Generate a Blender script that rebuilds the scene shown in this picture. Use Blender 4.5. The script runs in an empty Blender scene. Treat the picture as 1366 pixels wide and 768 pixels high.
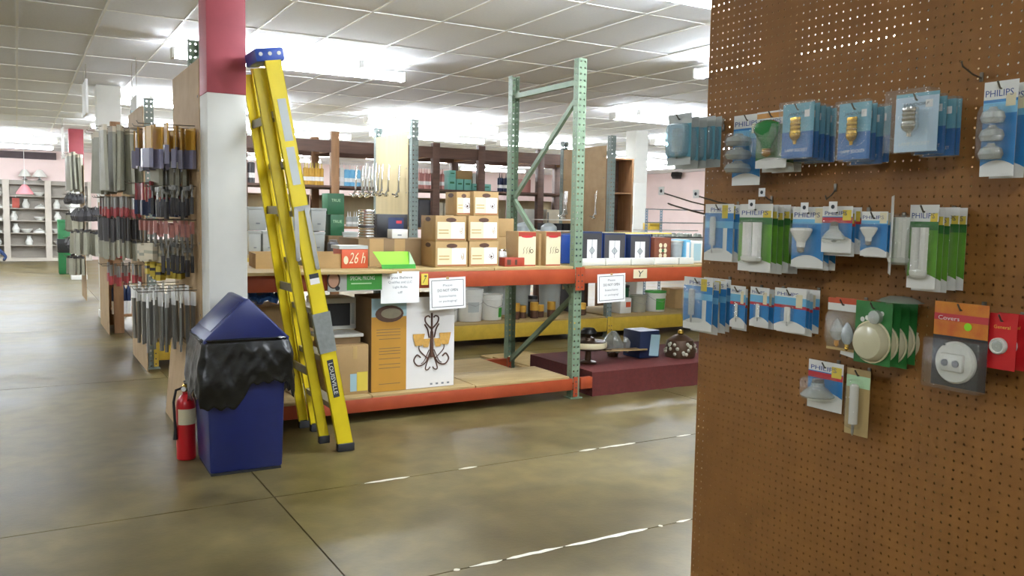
import bpy, bmesh, math, random
from mathutils import Vector, Matrix, noise as mnoise
random.seed(11)
PI = math.pi
S = bpy.context.scene
COL = S.collection

# ------------------------------------------------------------------ camera
FPX, CX, CY, EYE = 1130.0, 683.0, 384.0, Vector((0, 0, 1.5))
def cvec(x, y): return Vector(((x - CX) / FPX, -(y - CY) / FPX, -1.0))
_a = cvec(22, 278).normalized()                       # the aisle direction, world +Y
_b = cvec(2670, 325); _b = (_b - _a * _a.dot(_b)).normalized()   # along the racks, world +X
_c = _b.cross(_a)
RW = Matrix((_b, _a, _c))                             # camera space -> world
cam = bpy.data.objects.new('camera', bpy.data.cameras.new('camera'))
COL.objects.link(cam)
cam.data.sensor_width = 36.0
cam.data.lens = 36.0 * FPX / 1366.0
cam.data.clip_start = 0.05
cam.data.clip_end = 200
cam.matrix_world = Matrix.Translation(EYE) @ RW.to_4x4()
S.camera = cam

# ------------------------------------------------------------------ world and exposure
w = bpy.data.worlds.new('world'); S.world = w; w.use_nodes = True
w.node_tree.nodes['Background'].inputs[0].default_value = (1.0, 0.97, 0.9, 1)
w.node_tree.nodes['Background'].inputs[1].default_value = 0.08
S.view_settings.view_transform = 'Standard'
S.view_settings.look = 'None'
S.view_settings.gamma = 1.0
S.view_settings.use_curve_mapping = False
S.view_settings.exposure = 0.0
TUBE_POWER = 122.0

# survey helpers: a sight line of the photograph met with a real plane of the room
def ray(x, y): return RW @ cvec(x, y)
def atz(x, y, z=0.0):
    d = ray(x, y); return EYE + d * ((z - EYE.z) / d.z)
def aty(x, y, Y):
    d = ray(x, y); return EYE + d * (Y / d.y)
def atx(x, y, X):
    d = ray(x, y); return EYE + d * (X / d.x)

# ------------------------------------------------------------------ materials
def lin(c):
    c = c / 255.0
    return c / 12.92 if c <= 0.04045 else ((c + 0.055) / 1.055) ** 2.4
def rgb(h):
    h = h.lstrip('#'); return tuple(lin(int(h[i:i + 2], 16)) for i in (0, 2, 4)) + (1.0,)
MATS = {}
def mat(name, col, rough=0.6, metal=0.0, var=0.08, scale=6.0, bump=0.0, col2=None, spec=0.5, stretch=(1, 1, 1), rand=0.0, rvar=0.0):
    if name in MATS: return MATS[name]
    m = bpy.data.materials.new(name); m.use_nodes = True
    nt = m.node_tree; N = nt.nodes; L = nt.links
    p = N['Principled BSDF']
    p.inputs['Roughness'].default_value = rough
    p.inputs['Metallic'].default_value = metal
    p.inputs['Specular IOR Level'].default_value = spec
    tc = N.new('ShaderNodeTexCoord'); mp = N.new('ShaderNodeMapping')
    mp.inputs['Scale'].default_value = stretch
    L.new(tc.outputs['Object'], mp.inputs['Vector'])
    no = N.new('ShaderNodeTexNoise'); no.inputs['Scale'].default_value = scale
    no.inputs['Detail'].default_value = 5
    L.new(mp.outputs['Vector'], no.inputs['Vector'])
    c = rgb(col)
    mx = N.new('ShaderNodeMix'); mx.data_type = 'RGBA'
    rp = N.new('ShaderNodeValToRGB'); rp.color_ramp.elements[0].position = 0.3; rp.color_ramp.elements[1].position = 0.7
    L.new(no.outputs['Fac'], rp.inputs['Fac'])
    L.new(rp.outputs['Color'], mx.inputs['Factor'])
    if col2: a, b = c, rgb(col2)
    else:
        a = tuple(v * (1 - var) for v in c[:3]) + (1,); b = tuple(min(1, v * (1 + var)) for v in c[:3]) + (1,)
    mx.inputs['A'].default_value = a; mx.inputs['B'].default_value = b
    out = mx.outputs['Result']
    if rand:
        oi = N.new('ShaderNodeObjectInfo'); mr = N.new('ShaderNodeMapRange')
        mr.inputs['To Min'].default_value = 1 - rand; mr.inputs['To Max'].default_value = 1 + rand
        L.new(oi.outputs['Random'], mr.inputs['Value'])
        hs = N.new('ShaderNodeHueSaturation'); L.new(mr.outputs['Result'], hs.inputs['Value'])
        L.new(out, hs.inputs['Color']); out = hs.outputs['Color']
    L.new(out, p.inputs['Base Color'])
    if rvar:
        mr2 = N.new('ShaderNodeMapRange'); mr2.inputs['To Min'].default_value = rough - rvar; mr2.inputs['To Max'].default_value = rough + rvar
        L.new(no.outputs['Fac'], mr2.inputs['Value']); L.new(mr2.outputs['Result'], p.inputs['Roughness'])
    if bump:
        bp = N.new('ShaderNodeBump'); bp.inputs['Strength'].default_value = bump; bp.inputs['Distance'].default_value = 0.01
        L.new(no.outputs['Fac'], bp.inputs['Height']); L.new(bp.outputs['Normal'], p.inputs['Normal'])
    MATS[name] = m; return m
def clear(name, tint='#ffffff', gloss=0.14, body=0.0, rough=0.06):
    """thin clear plastic or glass: mostly see-through, with a sheen and a little body"""
    if name in MATS: return MATS[name]
    m = bpy.data.materials.new(name); m.use_nodes = True
    nt = m.node_tree; N = nt.nodes; L = nt.links; N.remove(N['Principled BSDF'])
    t = N.new('ShaderNodeBsdfTransparent'); t.inputs[0].default_value = rgb(tint)
    g = N.new('ShaderNodeBsdfGlossy'); g.inputs['Roughness'].default_value = rough; g.inputs[0].default_value = (1, 1, 1, 1)
    d = N.new('ShaderNodeBsdfDiffuse'); d.inputs[0].default_value = rgb(tint)
    no = N.new('ShaderNodeTexNoise'); no.inputs['Scale'].default_value = 60
    bp = N.new('ShaderNodeBump'); bp.inputs['Strength'].default_value = 0.25; bp.inputs['Distance'].default_value = 0.01
    L.new(no.outputs['Fac'], bp.inputs['Height']); L.new(bp.outputs['Normal'], g.inputs['Normal'])
    m1 = N.new('ShaderNodeMixShader'); m1.inputs[0].default_value = body
    L.new(t.outputs[0], m1.inputs[1]); L.new(d.outputs[0], m1.inputs[2])
    m2 = N.new('ShaderNodeMixShader'); m2.inputs[0].default_value = gloss
    L.new(m1.outputs[0], m2.inputs[1]); L.new(g.outputs[0], m2.inputs[2])
    L.new(m2.outputs[0], N['Material Output'].inputs[0])
    MATS[name] = m; return m
def emit(name, col, power):
    if name in MATS: return MATS[name]
    m = bpy.data.materials.new(name); m.use_nodes = True
    p = m.node_tree.nodes['Principled BSDF']
    p.inputs['Base Color'].default_value = (0.8, 0.8, 0.8, 1)
    p.inputs['Emission Color'].default_value = rgb(col); p.inputs['Emission Strength'].default_value = power
    MATS[name] = m; return m

mat('ceil_tile', '#f2f5fa', 0.9, var=0.02, scale=40, bump=0.15, rand=0.03)
mat('ceil_grid', '#f2f2ee', 0.5, var=0.02)
mat('ceil_deck', '#77746c', 0.9)
mat('joint_dark', '#4a463c', 0.95)
mat('wall_pink', '#ead4ce', 0.85, var=0.03, scale=2)
mat('wall_cream', '#cfc6b4', 0.85, var=0.03, scale=2)
mat('wall_dark', '#5a4f52', 0.8)
mat('col_white', '#e9e9e2', 0.55, var=0.03, scale=5, bump=0.05)
mat('col_red', '#b0505a', 0.55, var=0.08, scale=5, bump=0.05)
mat('hardboard', '#8f5f24', 0.62, col2='#80541e', scale=9, bump=0.06)
mat('hardboard_light', '#bda17c', 0.7, col2='#b0946e', scale=7, bump=0.05)
mat('panel_cream', '#cdbd95', 0.7, var=0.06, scale=4, stretch=(3, 3, .4))
mat('stud', '#a98c5d', 0.7, var=0.12, scale=8, stretch=(4, 4, .5))
mat('rack_green', '#748870', 0.5, var=0.08, scale=14, bump=0.05)
mat('rack_grey', '#828f8a', 0.5, var=0.08, scale=14, bump=0.05)
mat('rack_blue', '#6b7a84', 0.5, var=0.08, scale=14)
mat('beam_orange', '#a04522', 0.5, col2='#943c1d', scale=10, bump=0.05)
mat('beam_yellow', '#c9a83a', 0.5, var=0.1, scale=10)
mat('ply', '#b39a6a', 0.65, col2='#9c8557', scale=5, stretch=(.6, 6, 6), bump=0.05, rand=0.08)
mat('wood', '#9a7350', 0.6, col2='#83603f', scale=5, stretch=(5, 5, .6), rand=0.08)
mat('wood_dark', '#5f4436', 0.6, col2='#4d362b', scale=5, stretch=(.6, 5, 5), rand=0.08)
mat('carton', '#a98a5c', 0.8, var=0.08, scale=8, rand=0.08)
mat('carton_dark', '#7d6546', 0.8, var=0.08, scale=8, rand=0.05)
mat('tape', '#b89a63', 0.3, var=0.05)
mat('tape_grey', '#7f8380', 0.4, var=0.12, scale=30, bump=0.3)
mat('paper', '#f3f3f1', 0.6, var=0.02)
mat('paper_cream', '#ddd3b0', 0.6, var=0.04)
mat('ink', '#2b2f36', 0.6, var=0.02)
mat('ink_grey', '#7c8087', 0.6, var=0.02)
mat('fib_yellow', '#dcc512', 0.42, var=0.05, scale=8)
mat('ladder_blue', '#2b4a9c', 0.45, var=0.06)
mat('alu', '#a9a9a4', 0.35, 0.8, var=0.06, scale=20)
mat('alu_dull', '#8d8672', 0.5, 0.4, var=0.1, scale=20)
mat('rubber', '#232428', 0.6, var=0.1)
mat('bin_blue', '#14205a', 0.38, var=0.08, scale=10, bump=0.04)
mat('bag', '#0b0c0d', 0.27, var=0.2, scale=18, bump=0.25)
mat('ext_red', '#bb1c22', 0.28, var=0.05)
mat('black', '#17181a', 0.45, var=0.15)
mat('dark', '#3f3d3f', 0.55, var=0.15, rand=0.2)
mat('dark_blue', '#1c2b4d', 0.4, var=0.1)
mat('chrome', '#d8d8d6', 0.15, 1.0, var=0.02)
mat('steel', '#8f8f8c', 0.35, 0.7, var=0.1, rand=0.15)
mat('wire', '#6d665a', 0.4, 0.6, var=0.1)
mat('brass', '#c9a54a', 0.25, 1.0, var=0.08)
mat('bronze', '#4a3626', 0.4, 0.5, var=0.15)
mat('plum_cloth', '#531c17', 0.9, var=0.15, scale=30, bump=0.2)
mat('white_plastic', '#dcdcd4', 0.4, var=0.03, rand=0.04)
mat('grey_plastic', '#b3b8b4', 0.4, var=0.06, rand=0.06)
mat('lime', '#8bd51c', 0.5, var=0.04)
mat('lime_pale', '#b8dcb0', 0.5, var=0.04)
mat('green_print', '#3f9a3a', 0.5, var=0.06)
mat('green_dark', '#23603c', 0.5, var=0.08)
mat('green_bin', '#1d6b3a', 0.45, var=0.06)
mat('orange_print', '#c1512c', 0.55, var=0.06)
mat('yellow_tag', '#d9c24a', 0.6, var=0.05)
mat('gold_print', '#b8862f', 0.5, var=0.06)
mat('white_print', '#e9e7e4', 0.45, var=0.02)
mat('lightblue_print', '#9fbfc9', 0.5, var=0.03)
mat('amber_print', '#c79a4d', 0.5, var=0.15, scale=40)
mat('brown_print', '#4f3426', 0.5, var=0.15, scale=40)
mat('maroon_print', '#9a3b2a', 0.5, var=0.05)
mat('brown_box', '#6b3a26', 0.5, var=0.1)
mat('ph_white', '#e2e2dc', 0.4, var=0.02)
mat('ph_blue', '#2f86c4', 0.38, col2='#2470ae', scale=14)
mat('ph_lightblue', '#6fb3d6', 0.38, var=0.06, scale=14)
mat('ph_navy', '#1d3f86', 0.4)
mat('ph_red', '#b93038', 0.4)
mat('ph_green', '#6aa530', 0.38, col2='#4d8a24', scale=18)
mat('ph_darkgreen', '#2f6b2e', 0.4, var=0.08)
mat('sock_top', '#74b3c4', 0.3, col2='#5a9fb8', scale=10)
mat('sock_bot', '#1f6fb5', 0.3, col2='#1a5fa0', scale=10)
mat('sock_light', '#b7d0e2', 0.3, var=0.05)
mat('globe_card', '#2d7a35', 0.4, col2='#235f2b', scale=14)
mat('flood_orange', '#d08a1f', 0.45, col2='#b9561f', scale=16)
mat('flood_red', '#b8333a', 0.45)
mat('flood_black', '#24242a', 0.3, var=0.2)
mat('red_card', '#c41f23', 0.35, var=0.05)
mat('tan_card', '#b9a06c', 0.5, var=0.08)
mat('amber', '#c98a2e', 0.3, var=0.1)
mat('bulb_white', '#e6e4dc', 0.25, var=0.02)
mat('bulb_grey', '#aab3b5', 0.2, var=0.05)
mat('bulb_green', '#2c7a40', 0.2, var=0.05)
mat('cream_globe', '#cfc9a8', 0.2, var=0.04)
mat('skin', '#c79a80', 0.6)
mat('denim', '#27395e', 0.8, var=0.12, scale=30)
mat('shirt_grey', '#8d9196', 0.85, var=0.05)
mat('hair', '#3a2a20', 0.7)
mat('pink_glass', '#e08f95', 0.35, var=0.05)
mat('red_plastic', '#a03f42', 0.4, rand=0.1)
mat('orange_plastic', '#c79a3c', 0.45, rand=0.12)
mat('violet_plastic', '#85839a', 0.4, rand=0.15)
mat('olive', '#9c9a88', 0.5, rand=0.15, var=0.12)
mat('cream_plastic', '#cfc5ae', 0.5, rand=0.08)
mat('teal_box', '#6fae9e', 0.5, rand=0.06)
mat('red_tube', '#b98078', 0.45, rand=0.1)
mat('shelf_metal', '#9a9286', 0.5, var=0.04)
mat('shelf_pale', '#bdb4a6', 0.5, var=0.04)
mat('filler', '#d9d5c4', 0.7, var=0.06, scale=30)
mat('blue_wrap', '#2f5fa8', 0.3, var=0.2, scale=12, bump=0.3)
clear('clear_plastic', '#fafbfa', 0.09, 0.03)
clear('clear_glass', '#e4e8e4', 0.22, 0.34)
clear('clear_bag', '#cfd4cc', 0.15, 0.35)
clear('clear_blue', '#b9d6de', 0.14, 0.3)
emit('tube_glow', '#eef6ff', TUBE_POWER)

def floor_material():
    m = bpy.data.materials.new('concrete'); m.use_nodes = True
    nt = m.node_tree; N = nt.nodes; L = nt.links; p = N['Principled BSDF']
    tc = N.new('ShaderNodeTexCoord')
    def noise(sc, det, dist=0.0):
        n = N.new('ShaderNodeTexNoise'); n.inputs['Scale'].default_value = sc; n.inputs['Detail'].default_value = det
        n.inputs['Distortion'].default_value = dist; L.new(tc.outputs['Object'], n.inputs['Vector']); return n
    n1 = noise(1.1, 6, 0.3); n2 = noise(6, 9, 0.2); n3 = noise(45, 4)
    r1 = N.new('ShaderNodeValToRGB'); e = r1.color_ramp.elements
    e[0].position = 0.25; e[0].color = rgb('#4a4021'); e[1].position = 0.75; e[1].color = rgb('#756842')
    r1.color_ramp.interpolation = 'EASE'
    L.new(n1.outputs['Fac'], r1.inputs['Fac'])
    r2 = N.new('ShaderNodeValToRGB'); e = r2.color_ramp.elements
    e[0].position = 0.32; e[0].color = (0.72, 0.71, 0.68, 1); e[1].position = 0.7; e[1].color = (1.1, 1.1, 1.08, 1)
    L.new(n2.outputs['Fac'], r2.inputs['Fac'])
    mx = N.new('ShaderNodeMix'); mx.data_type = 'RGBA'; mx.blend_type = 'MULTIPLY'; mx.inputs['Factor'].default_value = 1
    L.new(r1.outputs['Color'], mx.inputs['A']); L.new(r2.outputs['Color'], mx.inputs['B'])
    L.new(mx.outputs['Result'], p.inputs['Base Color'])
    mr = N.new('ShaderNodeMapRange'); mr.inputs['From Min'].default_value = .15; mr.inputs['From Max'].default_value = .85
    mr.inputs['To Min'].default_value = 0.28; mr.inputs['To Max'].default_value = 0.5
    L.new(n1.outputs['Fac'], mr.inputs['Value']); L.new(mr.outputs['Result'], p.inputs['Roughness'])
    bp = N.new('ShaderNodeBump'); bp.inputs['Strength'].default_value = 0.06; bp.inputs['Distance'].default_value = 0.01
    L.new(n3.outputs['Fac'], bp.inputs['Height']); L.new(bp.outputs['Normal'], p.inputs['Normal'])
    MATS['concrete'] = m
floor_material()

# ------------------------------------------------------------------ mesh helpers
class MB:
    def __init__(s): s.v = []; s.f = []; s.m = []
    def add(s, vs, fs, m=0):
        o = len(s.v); s.v += [tuple(q) for q in vs]
        for f in fs: s.f.append([o + i for i in f]); s.m.append(m)
        return s
    def box(s, x0, y0, z0, x1, y1, z1, m=0):
        return s.add([(x0, y0, z0), (x1, y0, z0), (x1, y1, z0), (x0, y1, z0), (x0, y0, z1), (x1, y0, z1), (x1, y1, z1), (x0, y1, z1)],
                     [(0, 3, 2, 1), (4, 5, 6, 7), (0, 1, 5, 4), (1, 2, 6, 5), (2, 3, 7, 6), (3, 0, 4, 7)], m)
    def quad(s, a, b, c, d, m=0): return s.add([a, b, c, d], [(0, 1, 2, 3)], m)
    def front(s, x0, z0, x1, z1, y, m=0):      # a panel facing -Y
        return s.quad((x0, y, z0), (x1, y, z0), (x1, y, z1), (x0, y, z1), m)
    def bar(s, a, b, wx, wy, up=(0, 0, 1), m=0):   # rectangular bar from a to b
        a = Vector(a); b = Vector(b); d = (b - a).normalized(); u = Vector(up)
        x = d.cross(u)
        if x.length < 1e-4: x = d.cross(Vector((0, 1, 0)))
        x.normalize(); y = x.cross(d)
        vs = [p + x * (sx * wx / 2) + y * (sy * wy / 2) for p in (a, b) for sx, sy in ((-1, -1), (1, -1), (1, 1), (-1, 1))]
        return s.add(vs, [(0, 1, 2, 3), (7, 6, 5, 4), (0, 4, 5, 1), (1, 5, 6, 2), (2, 6, 7, 3), (3, 7, 4, 0)], m)
    def cyl(s, a, b, r0, r1=None, n=12, m=0, caps=True):
        a = Vector(a); b = Vector(b); r1 = r0 if r1 is None else r1
        d = (b - a).normalized(); x = d.orthogonal().normalized(); y = d.cross(x)
        vs = []
        for p, r in ((a, r0), (b, r1)):
            for i in range(n):
                t = 2 * PI * i / n; vs.append(p + x * (r * math.cos(t)) + y * (r * math.sin(t)))
        fs = [(i, (i + 1) % n, n + (i + 1) % n, n + i) for i in range(n)]
        if caps: fs += [tuple(range(n - 1, -1, -1)), tuple(range(n, 2 * n))]
        return s.add(vs, fs, m)
    def tube(s, pts, r, n=6, m=0):
        pts = [Vector(p) for p in pts]; vs = []; fs = []; px = None
        for i, p in enumerate(pts):
            d = (pts[min(i + 1, len(pts) - 1)] - pts[max(i - 1, 0)]).normalized()
            x = d.orthogonal().normalized() if px is None else (px - d * px.dot(d)).normalized()
            px = x; y = d.cross(x)
            for k in range(n):
                t = 2 * PI * k / n; vs.append(p + x * (r * math.cos(t)) + y * (r * math.sin(t)))
        for i in range(len(pts) - 1):
            for k in range(n):
                fs.append((i * n + k, i * n + (k + 1) % n, (i + 1) * n + (k + 1) % n, (i + 1) * n + k))
        fs += [tuple(range(n - 1, -1, -1)), tuple(range((len(pts) - 1) * n, len(pts) * n))]
        return s.add(vs, fs, m)
    def lathe(s, prof, n=14, o=(0, 0, 0), ax=None, m=0, sx=1.0, sy=1.0, arc=2 * PI, start=0.0):
        M3 = ax if ax else Matrix.Identity(3); o = Vector(o); vs = []; fs = []
        full = abs(arc - 2 * PI) < 1e-5; k = n if full else n + 1
        for r, z in prof:
            for i in range(k):
                t = start + arc * i / n; vs.append(o + M3 @ Vector((r * math.cos(t) * sx, r * math.sin(t) * sy, z)))
        for j in range(len(prof) - 1):
            for i in range(n):
                i2 = (i + 1) % k
                fs.append((j * k + i, j * k + i2, (j + 1) * k + i2, (j + 1) * k + i))
        return s.add(vs, fs, m)
    def prism(s, poly, y0, y1, m=0):           # outline in XZ, thickness along Y
        n = len(poly)
        vs = [(x, y0, z) for x, z in poly] + [(x, y1, z) for x, z in poly]
        fs = [tuple(range(n)), tuple(range(2 * n - 1, n - 1, -1))] + [(i, i + n, (i + 1) % n + n, (i + 1) % n) for i in range(n)]
        return s.add(vs, fs, m)
    def perf(s, o, u, v, n, nu, nv, cu, cv, hr, th, m=0, seg=8, skip=None):
        """plate in the u,v plane with nu x nv round holes; n is its facing side, th its thickness"""
        o = Vector(o); u = Vector(u); v = Vector(v); n = Vector(n)
        sq = [(.5, 0), (.5, .5), (0, .5), (-.5, .5), (-.5, 0), (-.5, -.5), (0, -.5), (.5, -.5)]
        for i in range(nu):
            for j in range(nv):
                c = o + u * ((i + .5) * cu) + v * ((j + .5) * cv); vs = []
                for back in (0, 1):
                    q = c - n * (th * back)
                    vs += [q + u * (a * cu) + v * (b * cv) for a, b in sq]
                    vs += [q + u * (hr * math.cos(PI * k / 4)) + v * (hr * math.sin(PI * k / 4)) for k in range(8)]
                fs = []
                for k in range(8):
                    k2 = (k + 1) % 8
                    fs += [(k, k2, 8 + k2, 8 + k), (16 + k2, 16 + k, 24 + k, 24 + k2), (8 + k, 8 + k2, 24 + k2, 24 + k)]
                s.add(vs, fs, m)
        return s
    def mesh(s, name, mats, smooth=True, bevel=0.0, angle=35):
        me = bpy.data.meshes.new(name); me.from_pydata(s.v, [], s.f)
        for k in mats: me.materials.append(MATS[k])
        me.polygons.foreach_set('material_index', s.m)
        if bevel:
            bm = bmesh.new(); bm.from_mesh(me)
            bmesh.ops.remove_doubles(bm, verts=bm.verts, dist=1e-6)
            ed = [e for e in bm.edges if len(e.link_faces) == 2 and e.calc_face_angle(0) > 0.6]
            bmesh.ops.bevel(bm, geom=ed, offset=bevel, segments=2, profile=0.5, affect='EDGES')
            bm.to_mesh(me); bm.free()
        if smooth:
            me.polygons.foreach_set('use_smooth', [True] * len(me.polygons)); me.set_sharp_from_angle(angle=math.radians(angle))
        me.update(); return me
    def build(s, name, mats, parent=None, smooth=True, bevel=0.0, loc=None, rot=None, angle=35):
        if isinstance(mats, str): mats = [mats]
        return link(name, s.mesh(name, mats, smooth, bevel, angle), parent, loc, rot)
def link(name, me, parent=None, loc=None, rot=None):
    o = bpy.data.objects.new(name, me); COL.objects.link(o)
    if parent: o.parent = parent
    if loc is not None: o.location = loc
    if rot is not None: o.rotation_euler = rot
    return o
SEEN = {}
def tag(o, label, cat, group=None):
    o['label'] = label; o['category'] = cat
    if group: o['group'] = group
    return o
def thing(name, label, cat, loc=(0, 0, 0), rz=0.0, group=None, rot=None):
    o = bpy.data.objects.new(name, None); COL.objects.link(o); o.empty_display_size = 0.05
    o.location = loc; o.rotation_euler = rot if rot else (0, 0, rz)
    return tag(o, label, cat, group)
def struct(o): o['kind'] = 'structure'; return o
KIDS = {}
def copy_tree(o, parent=None):
    c = o.copy(); COL.objects.link(c)
    if parent: c.parent = parent
    for ch in list(o.children): copy_tree(ch, c)
    return c
TXT = {}
def lettering(s, parent, x, y, z, width, height, m, name='lettering', shear=0.0):
    """flat printed words facing -Y, centred on x,z, fitted to width and height"""
    if s not in TXT:
        cu = bpy.data.curves.new('words', 'FONT'); cu.body = s; cu.resolution_u = 2; cu.align_x = 'CENTER'; cu.align_y = 'CENTER'
        to = bpy.data.objects.new('words', cu); COL.objects.link(to)
        bpy.context.view_layer.update()
        me = bpy.data.meshes.new_from_object(to)
        vs = [v.co.copy() for v in me.vertices]; fs = [list(p.vertices) for p in me.polygons]
        bpy.data.objects.remove(to); bpy.data.curves.remove(cu); bpy.data.meshes.remove(me)
        x0 = min(v.x for v in vs); x1 = max(v.x for v in vs); y0 = min(v.y for v in vs); y1 = max(v.y for v in vs)
        TXT[s] = ([((v.x - x0) / (x1 - x0) - .5, (v.y - y0) / (y1 - y0) - .5) for v in vs], fs)
    pts, fs = TXT[s]
    key = (s, round(width, 4), round(height, 4), m, shear)
    if key not in KIDS:
        b = MB(); b.add([(a * width + shear * b_ * height, 0, b_ * height) for a, b_ in pts], fs)
        KIDS[key] = b.mesh('lettering', [m], smooth=False)
    return link(name, KIDS[key], parent, (x, y, z))
ORD = ['front', 'second from the front', 'third from the front', 'fourth from the front', 'fifth from the front', 'sixth from the front', 'seventh from the front', 'eighth from the front']

NTH = ['first', 'second', 'third', 'fourth', 'fifth', 'sixth', 'seventh', 'eighth', 'ninth', 'tenth']
# ================================================================== THE SETTING
CEIL = 3.2
XW0, XW1, YW0, YW1 = -7.0, 20.5, -5.0, 28.5
# floor: slabs with open joints
fl = MB().box(XW0, YW0, -0.20, XW1, YW1, -0.025).build('floor', 'joint_dark'); struct(fl)
xs = [XW0, -2.5, 1.14, 4.9, 8.6, 12.3, 16.2, XW1]; ys = [YW0, -2.0, 0.6, 3.125, 4.41, 8.1, 11.8, 15.5, 19.2, 23.0, YW1]
for i in range(len(xs) - 1):
    for j in range(len(ys) - 1):
        g = 0.004
        MB().box(xs[i] + g, ys[j] + g, -0.025, xs[i + 1] - g, ys[j + 1] - g, 0).build('floor_slab', 'concrete', fl, smooth=False)
def filler(p0, p1, Y):
    a = atz(*p0).x; b = atz(*p1).x; n = max(3, int((b - a) / 0.04)); r = random.Random(int(p0[0]))
    top = []; bot = []
    for i in range(n + 1):
        x = a + (b - a) * i / n; e = 0.25 if i in (0, n) else 1
        top.append((x, Y + e * r.uniform(.006, .016))); bot.append((x, Y - e * r.uniform(.006, .018)))
    m = MB(); vs = [(x, y, 0.0015) for x, y in top] + [(x, y, 0.0015) for x, y in bot]; k = n + 1
    m.add(vs, [(k + i, k + i + 1, i + 1, i) for i in range(n)])
    m.build('joint_filler', 'filler', fl, smooth=False)
for a, b in (((485, 644), (547, 636)), ((612, 626), (636, 622)), ((768, 600), (792, 597)), ((797, 597), (846, 590)), ((901, 582), (920, 579))): filler(a, b, 4.41)
for a, b in (((604, 760), (612, 758)), ((626, 756), (670, 747)), ((676, 746), (752, 730)), ((755, 729), (868, 707)), ((881, 703), (886, 702)), ((905, 698), (925, 694))): filler(a, b, 3.125)

# walls
struct(MB().box(XW0, YW1, 0, XW1, YW1 + .2, CEIL).build('wall_back', 'wall_pink'))
struct(MB().box(XW1, YW0, 0, XW1 + .2, YW1 + .2, CEIL).build('wall_right', 'wall_pink'))
struct(MB().box(XW0 - .2, YW0, 0, XW0, YW1 + .2, CEIL).build('wall_left', 'wall_cream'))
struct(MB().box(XW0 - .2, YW0 - .2, 0, XW1 + .2, YW0, CEIL).build('wall_front', 'wall_cream'))
# dark band high on the back wall
struct(MB().box(XW0, YW1 - .06, 2.94, 1.05, YW1 - .002, CEIL - .06).build('trim_1', 'wall_dark'))

# ceiling: deck, tiles laid in a grid of tees
ce = struct(MB().box(XW0 - .2, YW0 - .2, CEIL + .02, XW1 + .2, YW1 + .2, CEIL + .16).build('ceiling', 'ceil_deck'))
TX, TY, GX, GY = 0.645, 1.243, 0.05, 8.15
tile = MB().box(-TX / 2 + .004, -TY / 2 + .004, 0, TX / 2 - .004, TY / 2 - .004, .012).mesh('ceiling_tile', ['ceil_tile'], smooth=False)
cells = []
i0 = math.floor((XW0 - GX) / TX); i1 = math.ceil((XW1 - GX) / TX); j0 = math.floor((YW0 - GY) / TY); j1 = math.ceil((YW1 - GY) / TY)
for i in range(i0, i1):
    for j in range(j0, j1):
        x = GX + (i + .5) * TX; y = GY + (j + .5) * TY
        d = Vector((x, y, CEIL)) - EYE; c = RW.transposed() @ d
        inv = c.z < -.5 and abs(c.x / -c.z) < .68 and abs(c.y / -c.z) < .42
        cells.append((0 if inv else 1, d.length, x, y))
cells.sort()
rr = random.Random(3)
for k, (_, dist, x, y) in enumerate(cells[:300]):
    link('ceiling_tile', tile, ce, (x, y, CEIL + .002), (rr.uniform(-.004, .004), rr.uniform(-.006, .006), 0))
rest = MB()
for _, dist, x, y in cells[300:]:
    rest.box(x - TX / 2 + .004, y - TY / 2 + .004, CEIL + .002, x + TX / 2 - .004, y + TY / 2 - .004, CEIL + .014)
rest.build('ceiling_tiles', 'ceil_tile', ce, smooth=False)['kind'] = 'stuff'
for i in range(i0 + 1, i1):
    x = GX + i * TX; MB().box(x - .010, YW0, CEIL - .006, x + .010, YW1, CEIL + .0015).build('ceiling_runner', 'ceil_grid', ce, smooth=False)
for j in range(j0 + 1, j1):
    y = GY + j * TY; MB().box(XW0, y - .010, CEIL - .0055, XW1, y + .010, CEIL + .0012).build('cross_tee', 'ceil_grid', ce, smooth=False)

# columns
def column(x, y, s, zr, label, red=True):
    t = thing('column', label, 'column', (x, y, 0))
    b = MB(); b.box(-s / 2, -s / 2, 0, s / 2, s / 2, zr); b.build('lower_casing', 'col_white', t, bevel=.006)
    b = MB(); b.box(-s / 2 - .001, -s / 2 - .001, zr, s / 2 + .001, s / 2 + .001, CEIL - .001); b.build('upper_casing', 'col_red' if red else 'col_white', t, bevel=.006)
    MB().box(-s / 2 - .012, -s / 2 - .012, 0, s / 2 + .012, s / 2 + .012, .1).build('base_trim', 'col_white', t, bevel=.004)
    return t
column(1.14, 5.60, .235, 2.23, 'square column painted white below and red above, behind the blue bin')
column(1.13, 13.1, .30, 2.2, 'plain white column in the middle of the tool rows', red=False)
column(1.13, 20.5, .28, 2.35, 'farthest white column with a red upper part near the back shelves')
column(10.4, 13.1, .30, 2.2, 'white column beside the tall brown cabinet on the right', red=False)

# ------------------------------------------------------------------ strip lights
DROP = .085                                    # stems added to hang the tubes lower and brighten the ceiling
def strip_light(x, y, along, label, L=2.44, group='ceiling strip lights'):
    t = thing('strip_light', label, 'ceiling light', (x * .9475, y * .9475, CEIL - .0065 - DROP), 0 if along == 'x' else PI / 2, group)
    k = ('light', L)
    if k not in KIDS:
        h = MB()
        h.box(-L / 2, -.035, -.05, L / 2, .035, 0)
        KIDS[k] = (h.mesh('housing', ['col_white']),
                   MB().cyl((-L / 2 + .02, 0, 0), (L / 2 - .02, 0, 0), .019, n=10).mesh('tube', ['tube_glow']),
                   MB().box(-.012, -.07, -.10, .012, .07, 0).mesh('end_cap', ['col_white']),
                   MB().box(-.02, -.02, -.001, .02, .02, DROP).mesh('added_stem', ['col_white']))
    me = KIDS[k]
    link('housing', me[0], t)
    for s in (-1, 1):
        link('tube', me[1], t, (0, s * .036, -.074)); link('end_cap', me[2], t, (s * (L / 2 + .012), 0, 0)); link('added_stem', me[3], t, (s * L * .3, 0, 0))
    return t
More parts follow.
